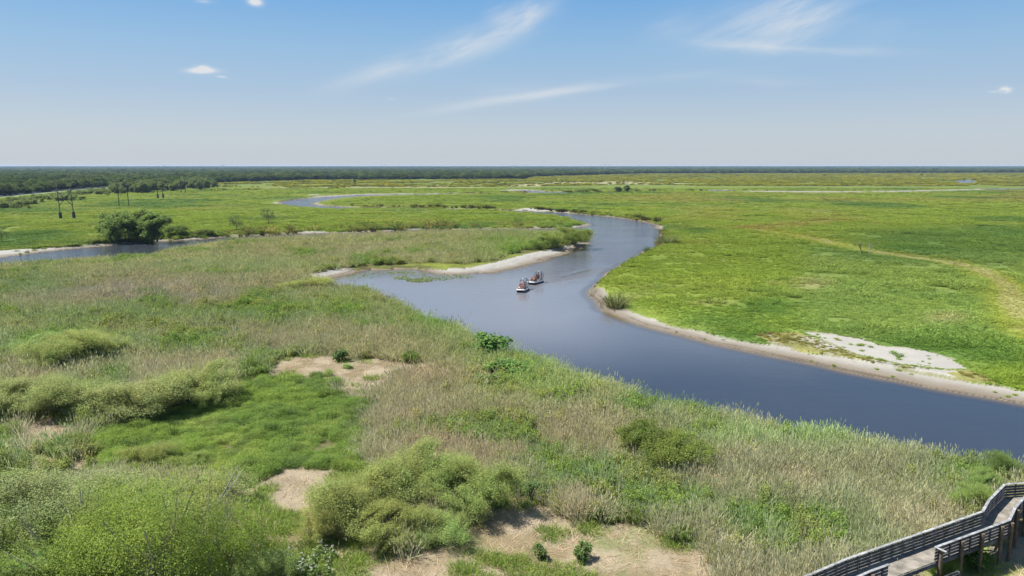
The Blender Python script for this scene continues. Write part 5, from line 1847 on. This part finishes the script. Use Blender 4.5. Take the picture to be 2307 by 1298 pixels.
def airboat(loc, rz, label, accent, seat_m, cage_r, rows):
    """bow towards -Y in its own space"""
    o = empty('airboat', loc, rz)
    tag(o, label, 'airboat', 'airboats on the river')
    Wb, Lb = 1.15, 2.75
    # hull: flat-bottomed with raked bow, dark sides
    sec = [(-2.75, .42, .72, .98), (-2.2, .06, .66, 1.08), (-1.2, -.12, .58, 1.15), (2.3, -.12, .55, 1.15), (2.75, -.10, .55, 1.12)]
    V, Fc = [], []
    for (y, zb, zt, w) in sec:
        V += [(-w * .92, y, zb), (w * .92, y, zb), (w, y, zt), (-w, y, zt)]
    for i in range(len(sec) - 1):
        for k in (0, 1, 3):
            Fc.append((i * 4 + k, i * 4 + (k + 1) % 4, (i + 1) * 4 + (k + 1) % 4, (i + 1) * 4 + k))
    Fc += [(3, 2, 1, 0), (16, 17, 18, 19)]
    MB().poly(V, Fc).build('hull', M_HULLD, o)
    # deck and bright gunwale
    dk = MB()
    for i in range(len(sec) - 1):
        (y0, _, z0, w0), (y1, _, z1, w1) = sec[i], sec[i + 1]
        dk.poly([(-w0 + .06, y0, z0 - .03), (w0 - .06, y0, z0 - .03), (w1 - .06, y1, z1 - .03), (-w1 + .06, y1, z1 - .03)], [(0, 1, 2, 3)])
    dk.build('deck', M_ALU, o)
    gw = MB()
    for s in (-1, 1):
        gw.tube([(s * w, y, zt) for (y, _, zt, w) in sec], .06, 6)
    gw.tube([(-.98, -2.75, .72), (.98, -2.75, .72)], .07, 6)
    gw.tube([(-1.12, 2.75, .55), (1.12, 2.75, .55)], .06, 6)
    gw.build('gunwale', M_WHITEP, o, smooth=True)
    MB().box((0, -2.3, .71), (1.7, .6, .05)).build('bow_deck', M_WHITEP, o, .02)
    # benches
    for (y, zs) in rows:
        b = MB().box((0, y, zs - .05), (1.7, .5, .12)).box((0, y + .30, zs + .22), (1.7, .09, .46))
        b.build('bench', seat_m, o, .03)
        f = MB()
        for s in (-.75, .75):
            f.tube([(s, y - .18, .52), (s, y - .18, zs - .1)], .035, 6).tube([(s, y + .22, .52), (s, y + .22, zs - .1)], .035, 6)
        f.build('bench_frame', M_CAGE, o)
    # driver's high seat on a frame
    zs = 1.75
    MB().box((0, .35, zs - .05), (.55, .5, .12)).box((0, .62, zs + .25), (.55, .1, .55)).build('driver_seat', seat_m, o, .03)
    f = MB()
    for sx in (-1, 1):
        f.tube([(sx * .45, -.05, .52), (sx * .25, .15, zs - .1)], .04, 6).tube([(sx * .45, .75, .52), (sx * .25, .6, zs - .1)], .04, 6)
    f.tube([(-.45, -.05, .95), (.45, -.05, .95)], .035, 6)
    f.build('seat_stand', M_CAGE, o)
    # engine on its mount
    e = MB().box((0, 1.35, 1.75), (.62, .85, .48)).box((0, 1.35, 2.05), (.34, .6, .16)).tube([(0, 1.75, 1.78), (0, 2.05, 1.78)], .12, 10)
    for s in (-1, 1):
        for k in range(3):
            e.tube([(s * .2, 1.1 + .25 * k, 1.85), (s * .48, 1.1 + .25 * k, 1.98)], .09, 8)
    e.build('engine', accent, o, .03)
    f = MB()
    for sx in (-1, 1):
        f.tube([(sx * .6, 1.0, .52), (sx * .25, 1.15, 1.52)], .045, 6).tube([(sx * .6, 1.9, .52), (sx * .25, 1.6, 1.52)], .045, 6)
    f.build('engine_mount', accent, o)
    # propeller
    p = MB()
    for s in (0, 1, 2):
        a = .5 + s * 2 * PI / 3
        d = Vector((math.cos(a), 0, math.sin(a)))
        t = Vector((-math.sin(a), 0, math.cos(a)))
        q = Vector((0, .05, 0))
        c = Vector((0, 2.08, 1.78))
        tip = cage_r * .86
        vs = [c + d * .08 + t * .05 + q, c + d * .08 - t * .05 - q, c + d * tip * .5 - t * .1 - q, c + d * tip - t * .06, c + d * tip + t * .06, c + d * tip * .5 + t * .1 + q]
        th = Vector((0, .03, 0))
        p.poly(vs + [x + th for x in vs], [(0, 1, 2, 3, 4, 5), (11, 10, 9, 8, 7, 6)] + [(i, i + 6, (i + 1) % 6 + 6, (i + 1) % 6) for i in range(6)])
    p.tube([(0, 2.02, 1.78), (0, 2.18, 1.78)], .11, 10)
    p.build('propeller', M_HULLD, o)
    # cage
    c = MB()
    for yy in (1.78, 2.4):
        c.ring((0, yy, 1.78), cage_r, .055, n=32)
    c.ring((0, 1.78, 1.78), cage_r * .62, .018, n=28, sides=4).ring((0, 1.78, 1.78), cage_r * .3, .018, n=20, sides=4)
    for k in range(14):
        a = k * 2 * PI / 14
        d = Vector((math.cos(a), 0, math.sin(a)))
        c.tube([Vector((0, 1.78, 1.78)) + d * cage_r * .3, Vector((0, 1.78, 1.78)) + d * cage_r, Vector((0, 2.4, 1.78)) + d * cage_r], .02, 4)
    for s in (-1, 1):
        c.tube([(s * .85, 1.85, .52), (s * cage_r * .72, 1.78, 1.78 - cage_r * .68)], .04, 6).tube([(s * .85, 2.4, .52), (s * cage_r * .72, 2.4, 1.78 - cage_r * .68)], .04, 6)
    c.build('prop_cage', M_CAGE, o, smooth=True)
    # rudders behind
    for s in (-.42, .42):
        MB().box((s, 2.62, 1.75), (.05, .42, 1.7)).build('rudder', M_BLUEP if accent is M_ENGINE else M_HULLD, o, .01)
    return o


def boats():
    h1 = math.atan2(-.98, -.22) + PI / 2
    h2 = math.atan2(-.88, -.48) + PI / 2
    b1 = at(1177.5, 655.5)
    b2 = at(1206, 638.5)
    airboat((b1.x, b1.y, -.06), h1, 'leading airboat with white bow, crowded with riders on raised benches', M_ENGINE, M_SEAT, 1.12, [(-1.45, .95), (-.55, 1.25)])
    airboat((b2.x, b2.y, -.06), h2, 'following airboat with red engine and tall open propeller cage', M_REDP, M_SEAT, 1.2, [(-1.15, .95), (-.45, 1.2)])

    def seat(b, h, x, y, z):
        c, s = math.cos(h), math.sin(h)
        return (b.x + x * c - y * s, b.y + x * s + y * c, z)
    for (x, y, z, lab, t, l, hr, hat) in [
        (-.55, -1.45, .97, 'person in pale pink top on the front bench of the leading airboat', 'pink', 'white', 'brown', None),
        (0.0, -1.45, .97, 'person in red top in the middle of the leading airboat front bench', 'red', 'grey', 'dark', None),
        (.55, -1.45, .97, 'person in coral top on the front bench of the leading airboat', 'coral', 'navy', 'blond', None),
        (-.5, -.55, 1.27, 'person in dark red top with cap on the second bench of the leading airboat', 'red', 'black', 'dark', 'white'),
        (.1, -.55, 1.27, 'person in grey top on the second bench of the leading airboat', 'grey', 'navy', 'brown', None),
        (.6, -.55, 1.27, 'person in navy shirt on the second bench of the leading airboat', 'navy', 'black', 'dark', None),
        (0.0, .35, 1.77, 'driver in white shirt and cap on the high seat of the leading airboat', 'white', 'khaki', 'brown', 'white')]:
        person(seat(b1, h1, x, y, z), h1, lab, t, l, hr, False, hat, (.1, .1))
    for (x, y, z, lab, t, l, hr, hat) in [
        (-.5, -1.15, .97, 'person in dark red shirt on the front bench of the following airboat', 'red', 'black', 'dark', None),
        (.15, -1.15, .97, 'person in khaki shirt on the front bench of the following airboat', 'khaki', 'black', 'brown', None),
        (-.3, -.45, 1.22, 'person in red shirt on the second bench of the following airboat', 'red', 'navy', 'dark', None),
        (0.0, .35, 1.77, 'driver in black shirt on the high seat of the following airboat', 'black', 'grey', 'dark', 'black')]:
        person(seat(b2, h2, x, y, z), h2, lab, t, l, hr, False, hat, (.2, .2))


# ------------------------------------------------------------------ small cover: lily pads, flowers, stalks, bird
def pads():
    rng = np.random.default_rng(15)
    X, Y = [], []
    for (u, v, ru, rv, n) in [(945, 632, 30, 4.2, 520), (905, 627, 20, 3.5, 130), (905, 615, 32, 4, 110), (985, 627, 40, 5, 170), (800, 624, 55, 3.5, 60), (1040, 624, 30, 4, 90), (960, 621, 60, 5, 90), (850, 618, 40, 4, 50)]:
        for k in range(n):
            a, r = rng.random() * 6.28, math.sqrt(rng.random())
            p = at(u + ru * r * math.cos(a), v + rv * r * math.sin(a))
            X.append(p.x)
            Y.append(p.y)
    x, y = np.array(X), np.array(Y)
    _, sd = ground_z(x, y)
    x, y = x[sd < -.6], y[sd < -.6]
    n = len(x)
    r = .16 + .16 * rng.random(n)
    k = 9
    tl = rng.normal(0, .16, (n, 2))
    V = []
    for j in range(k):
        a = 2 * PI * j / k
        cx, cy = np.cos(a) * r, np.sin(a) * r
        if j == 0:
            cx = cx * .35
        V.append(np.stack([x + cx, y + cy, .06 + .03 * rng.random(n) + np.maximum(cx * tl[:, 0] + cy * tl[:, 1], -.03)], 1))
    V = np.concatenate(V)
    i = np.arange(n)
    Fc = np.stack([i + j * n for j in range(k)], 1)
    c = np.array([lin(112, 138, 74), lin(136, 150, 90), lin(90, 118, 66), lin(160, 160, 105)])[rng.integers(0, 4, n)] * .8
    o = mesh_obj('lily_pads', V, Fc, M_LEAF, col=np.tile(c, (k, 1)))
    tag(o, 'floating patch of green water lily pads in the quiet cove', kind='stuff')


def flowers():
    rng = np.random.default_rng(16)
    X, Y = [], []
    for (u, v, ru, rv, n) in [(640, 1275, 70, 24, 60), (730, 1250, 30, 16, 14), (610, 1290, 40, 14, 25), (700, 1285, 60, 20, 22)]:
        for k in range(n):
            a, r = rng.random() * 6.28, math.sqrt(rng.random())
            p = at(u + ru * r * math.cos(a), v + rv * r * math.sin(a), 1.0)
            X.append(p.x)
            Y.append(p.y)
    pr = []

    def fl(r):
        st = blades(10, .15, .5, .95, .03, .15, r, [(.16, .22, .06)], .15)
        hd = leaves(np.stack([r.normal(0, .05, 6), r.normal(0, .05, 6), .98 + r.normal(0, .02, 6)], 1), .055, r, [(.8, .8, .70)], 3.0, 1.0)
        lf = leaves(lobes_points([(0, 0, .5, .25, .35, 1)], 50, r, .3), .12, r, [(.15, .22, .06), (.18, .24, .07)], .8, 1.8)
        return join([st, hd, lf])
    pr = protos('flower', fl, 2, M_LEAFI)
    x, y = np.array(X), np.array(Y)
    z, _ = ground_z(x, y)
    n = len(x)
    s = .8 + .4 * rng.random(n)
    scatter('white_flowers', x, y, z, np.stack([s, s, s], 1), rng.integers(0, 2, n), np.ones((n, 3)), name_order(pr), 'white flowering weeds at the bottom edge of the near bank', rng)


def stalks():
    rng = np.random.default_rng(17)
    V, Fc, o = [], [], 0
    for (u, v, n, sp) in [(30, 1030, 3, 12), (105, 1005, 1, 4), (390, 992, 2, 4), (660, 985, 3, 8), (735, 960, 5, 22), (610, 870, 3, 14), (660, 1000, 2, 10), (100, 1052, 2, 6), (720, 862, 3, 14)]:
        for k in range(n):
            p = at(u + rng.normal(0, sp), v + rng.normal(0, 2), .7)
            h = 1.5 + .6 * rng.random()
            a, b = tube([(p.x, p.y, .6), (p.x + rng.normal(0, .06), p.y, .6 + h * .5), (p.x + rng.normal(0, .1), p.y, .6 + h)], [.018, .028, .01], 5)
            V.append(a)
            Fc.append(b + o)
            o += len(a)
    m = solid_mat('dark stalk', (.05, .065, .03), .9)
    s = mesh_obj('weed_stalks', np.concatenate(V), np.concatenate(Fc), m)
    tag(s, 'dark upright dead weed stalks standing in the green weeds', kind='stuff')


def bird():
    d = 190.0
    dx, dy = (848 - CU) / F, (CV - 314) / F
    v = Vector((dx, cP + dy * sP, -sP + dy * cP)) * d + Vector((0, 0, H))
    b = empty('bird', tuple(v), .4)
    tag(b, 'tiny dark bird flying above the horizon', 'bird')
    V = [(0, -.22, 0), (0, -.06, .05), (.05, 0, 0), (0, .22, .01), (-.05, 0, 0), (0, 0, -.06), (.42, .06, .16), (.30, .14, .12), (-.42, .06, .16), (-.30, .14, .12), (.05, .1, .02), (-.05, .1, .02), (.07, .32, .0), (-.07, .32, .0)]
    Fc = [(0, 2, 1), (0, 1, 4), (0, 5, 2), (0, 4, 5), (1, 2, 3), (1, 3, 4), (5, 3, 2), (5, 4, 3), (2, 6, 7, 10), (4, 11, 9, 8), (3, 12, 13)]
    MB().poly(V, Fc).build('body', M_HULLD, b)


# ------------------------------------------------------------------ sky, sun, haze, camera
SUN_AZ, SUN_EL = math.radians(-82), math.radians(58)
SKY_S = .1
EXPOSURE = 1.0


def world():
    w = bpy.data.worlds.new('World')
    scene.world = w
    w.use_nodes = True
    nt = w.node_tree
    for n in list(nt.nodes):
        nt.nodes.remove(n)
    out = nt.nodes.new('ShaderNodeOutputWorld')
    bg = nt.nodes.new('ShaderNodeBackground')
    bg.inputs['Strength'].default_value = SKY_S
    sky = nt.nodes.new('ShaderNodeTexSky')
    sky.sky_type = 'NISHITA'
    sky.sun_disc = False
    sky.sun_elevation = SUN_EL
    sky.sun_rotation = SUN_AZ
    sky.altitude = 0
    sky.air_density = 1.0
    sky.dust_density = 1.2
    sky.ozone_density = 2.0
    tc = nt.nodes.new('ShaderNodeTexCoord')
    sep = nt.nodes.new('ShaderNodeSeparateXYZ')
    nt.links.new(tc.outputs['Generated'], sep.inputs[0])
    X, Y, Z = sep.outputs
    # chosen colours by height above the horizon, laid over the physical sky
    el = math_n(nt, 'ARCSINE', Z)
    ramp = nt.nodes.new('ShaderNodeValToRGB')
    deg = lambda a: max(0.0, min(1.0, a / 60.0))
    mr = nt.nodes.new('ShaderNodeMapRange')
    mr.inputs['From Min'].default_value = 0
    mr.inputs['From Max'].default_value = math.radians(60)
    nt.links.new(el, mr.inputs['Value'])
    nt.links.new(mr.outputs[0], ramp.inputs[0])
    stops = SKY_STOPS
    r = ramp.color_ramp
    while len(r.elements) < len(stops):
        r.elements.new(.5)
    for e, (a, c) in zip(r.elements, stops):
        e.position = deg(a)
        e.color = (*lin(*c), 1)
    gain = nt.nodes.new('ShaderNodeVectorMath')
    gain.operation = 'SCALE'
    gain.inputs['Scale'].default_value = 2 ** -EXPOSURE / SKY_S
    nt.links.new(ramp.outputs[0], gain.inputs[0])
    mix = nt.nodes.new('ShaderNodeMix')
    mix.data_type = 'RGBA'
    mix.inputs[0].default_value = SKY_MIX
    nt.links.new(sky.outputs[0], mix.inputs[6])
    nt.links.new(gain.outputs[0], mix.inputs[7])
    col = mix.outputs[2]
    # cirrus and small cumulus, laid on the sky vault: a = x/y, b = z/y
    ysafe = math_n(nt, 'MAXIMUM', Y, .02)
    a_ = math_n(nt, 'DIVIDE', X, ysafe)
    b_ = math_n(nt, 'DIVIDE', Z, ysafe)
    cmb = nt.nodes.new('ShaderNodeCombineXYZ')
    nt.links.new(a_, cmb.inputs[0])
    nt.links.new(b_, cmb.inputs[1])

    def ab(u, v):
        dx, dy = (u - CU) / F, (CV - v) / F
        yy = cP + dy * sP
        return dx / yy, (-sP + dy * cP) / yy

    def nz(scale, detail, rough, st, ang, off=0.0, dist=0.0):
        mp = nt.nodes.new('ShaderNodeMapping')
        mp.vector_type = 'TEXTURE'
        mp.inputs['Rotation'].default_value = (0, 0, ang)
        mp.inputs['Scale'].default_value = (st, 1, 1)
        mp.inputs['Location'].default_value = (off, off * .3, 0)
        nt.links.new(cmb.outputs[0], mp.inputs[0])
        n = nt.nodes.new('ShaderNodeTexNoise')
        n.inputs['Scale'].default_value = scale
        n.inputs['Detail'].default_value = detail
        n.inputs['Roughness'].default_value = rough
        n.inputs['Distortion'].default_value = dist
        nt.links.new(mp.outputs[0], n.inputs['Vector'])
        return n.outputs['Fac']
    warp = nz(5, 4, .55, 1, 0, 2.3)
    wob = math_n(nt, 'MULTIPLY', math_n(nt, 'SUBTRACT', warp, .5), .045)
    total = None
    for (u0, v0, u1, v1, wpx, wisp, ang_w, amt, nsc, lo, hi) in CLOUDS:
        (a0, b0), (a1, b1) = ab(u0, v0), ab(u1, v1)
        ang = math.atan2(b1 - b0, a1 - a0)
        L = math.hypot(a1 - a0, b1 - b0) / 2
        W = wpx / F
        cx, cy = (a0 + a1) / 2, (b0 + b1) / 2
        ca, sa = math.cos(ang), math.sin(ang)
        dx = math_n(nt, 'SUBTRACT', a_, cx)
        dy = math_n(nt, 'SUBTRACT', math_n(nt, 'ADD', b_, math_n(nt, 'MULTIPLY', wob, wisp)), cy)
        s = math_n(nt, 'DIVIDE', math_n(nt, 'ADD', math_n(nt, 'MULTIPLY', dx, ca), math_n(nt, 'MULTIPLY', dy, sa)), L)
        t = math_n(nt, 'DIVIDE', math_n(nt, 'SUBTRACT', math_n(nt, 'MULTIPLY', dy, ca), math_n(nt, 'MULTIPLY', dx, sa)), W)
        q = math_n(nt, 'ADD', math_n(nt, 'MULTIPLY', s, s), math_n(nt, 'MULTIPLY', t, t))
        m = math_n(nt, 'POWER', 2.718, math_n(nt, 'MULTIPLY', q, -1.1))
        f = nz(nsc, 7, .62, ang_w[1], ang_w[0], cx * 7 + cy * 31, .25)
        fm = nt.nodes.new('ShaderNodeMapRange')
        fm.interpolation_type = 'SMOOTHSTEP'
        fm.inputs['From Min'].default_value = lo
        fm.inputs['From Max'].default_value = hi
        nt.links.new(f, fm.inputs['Value'])
        k = math_n(nt, 'MULTIPLY', math_n(nt, 'MULTIPLY', m, fm.outputs[0]), amt)
        total = k if total is None else math_n(nt, 'ADD', total, k)
    total = math_n(nt, 'MULTIPLY', math_n(nt, 'MINIMUM', total, .92), math_n(nt, 'GREATER_THAN', Y, .05))
    cm = nt.nodes.new('ShaderNodeMix')
    cm.data_type = 'RGBA'
    nt.links.new(total, cm.inputs[0])
    nt.links.new(col, cm.inputs[6])
    cm.inputs[7].default_value = (*[c * 2 ** -EXPOSURE / SKY_S for c in lin(226, 229, 232)], 1)
    nt.links.new(cm.outputs[2], bg.inputs['Color'])
    nt.links.new(bg.outputs[0], out.inputs[0])


SKY_MIX = .9
SKY_STOPS = [(0, (196, 203, 211)), (2.5, (188, 200, 212)), (5.5, (164, 189, 215)), (8.5, (144, 183, 218)), (12, (111, 167, 219)), (18, (74, 136, 210)), (32, (92, 142, 206)), (60, (138, 170, 212))]  # highest stops, above the view, brightened to lift the ambient fill
# u0, v0, u1, v1, width, wobble, (noise angle, stretch), amount, noise scale, lo, hi
CLOUDS = [
    (1185, 48, 880, 158, 29.12, 0.5, (0.33, 5), 0.702, 30, 0.3, 0.67),
    (1250, -10, 1120, 62, 26.88, 0.5, (0.5, 5), 0.554, 34, 0.34, 0.67),
    (960, 130, 740, 195, 19.04, 0.4, (0.3, 6), 0.37, 26, 0.25, 0.65),
    (1150, 20, 1090, 30, 20.16, 0.4, (0.45, 4), 0.259, 40, 0.3, 0.65),
    (1200, 5, 1190, 60, 17.92, 0.3, (0.8, 3), 0.259, 50, 0.3, 0.65),
    (1930, 5, 1600, 70, 56.0, 0.9, (0.35, 6), 0.628, 26, 0.32, 0.71),
    (1560, 90, 1760, 100, 17.92, 0.5, (0.0, 6), 0.517, 34, 0.3, 0.67),
    (1640, 98, 2000, 116, 10.08, 0.4, (-0.05, 8), 0.554, 34, 0.28, 0.65),
    (1880, 0, 1720, 40, 50.4, 0.9, (0.5, 5), 0.407, 34, 0.35, 0.7),
    (1560, 50, 1450, 70, 29.12, 0.6, (0.3, 5), 0.185, 30, 0.3, 0.7),
    (960, 252, 1330, 192, 10.08, 0.25, (0.16, 8), 0.407, 24, 0.22, 0.63),
    (1200, 212, 1640, 162, 10.08, 0.25, (0.12, 9), 0.407, 26, 0.26, 0.65),
    (1620, 180, 1860, 186, 13.44, 0.3, (0.0, 7), 0.185, 26, 0.3, 0.67),
    (1300, 200, 1080, 205, 15.68, 0.4, (0.1, 6), 0.185, 30, 0.3, 0.65),
    (2100, 60, 1900, 90, 44.8, 0.6, (0.2, 6), 0.111, 22, 0.35, 0.75),
    (425, 158, 485, 158, 5.5, 0.15, (0, 1.6), 1.6, 70, 0.3, 0.46),
    (440, 153, 470, 153, 6, 0.15, (0, 1.3), 1.5, 80, 0.32, 0.5),
    (488, 171, 512, 174, 2.5, 0.1, (0, 2), 0.6, 80, 0.3, 0.55),
    (560, 2, 590, 6, 7, 0.15, (0, 1.6), 1.5, 80, 0.3, 0.5),
    (440, 2, 480, 4, 4, 0.2, (0, 2), 0.35, 60, 0.3, 0.55),
    (2253, 202, 2278, 202, 6, 0.12, (0, 1.4), 1.4, 80, 0.3, 0.48),
    (2225, 206, 2250, 207, 2.5, 0.1, (0, 2), 0.4, 80, 0.3, 0.55),
    (870, 222, 890, 223, 2, 0.1, (0, 2), 0.3, 80, 0.3, 0.55),
]
HAZE_D = 4.2e-5


def haze():
    m, nt, out = new_mat('haze air')
    v = nt.nodes.new('ShaderNodeVolumePrincipled')
    v.inputs['Color'].default_value = (.52, .70, .97, 1)
    v.inputs['Density'].default_value = HAZE_D
    v.inputs['Anisotropy'].default_value = .1
    nt.links.new(v.outputs[0], out.inputs['Volume'])
    o = MB().box((0, 8300, 17.5), (36000, 17400, 40)).build('haze', m)
    tag(o, 'thin pale air haze lying over the marsh', kind='stuff')


def light_camera():
    s = bpy.data.lights.new('sun', 'SUN')
    s.energy = 5.0
    s.angle = math.radians(.5)
    s.color = (1.0, .97, .92)
    so = bpy.data.objects.new('sun', s)
    COL.objects.link(so)
    d = Vector((math.sin(SUN_AZ) * math.cos(SUN_EL), math.cos(SUN_AZ) * math.cos(SUN_EL), math.sin(SUN_EL)))
    so.rotation_euler = (-d).to_track_quat('-Z', 'Y').to_euler()
    so.location = (-60, 40, 120)
    c = bpy.data.cameras.new('camera')
    c.sensor_width = 36
    c.lens = 36 * F / 2307.0
    c.clip_start = .5
    c.clip_end = 60000
    co = bpy.data.objects.new('camera', c)
    COL.objects.link(co)
    co.location = (0, 0, H)
    co.rotation_euler = (PI / 2 - P, 0, 0)
    scene.camera = co
    vs = scene.view_settings
    vs.view_transform = 'Standard'
    vs.look = 'None'
    vs.gamma = 1
    vs.exposure = EXPOSURE
    cy = scene.cycles
    cy.sample_clamp_direct = 8
    cy.sample_clamp_indirect = 2.5
    cy.max_bounces = 5
    cy.diffuse_bounces = 2
    cy.glossy_bounces = 2
    cy.transmission_bounces = 3
    cy.transparent_max_bounces = 6
    cy.volume_bounces = 0
    cy.use_denoising = DENOISE
    cy.caustics_reflective = False
    cy.caustics_refractive = False


DENOISE = True

build_ground()
boardwalk()
bushes()
single_trees()
woods()
reed_cover()
herb_cover()
straw_cover()
meadow_cover()
bank_cover()
pads()
flowers()
stalks()
pole_frames()
pylons()
road()
boats()
bird()
world()
haze()
light_camera()
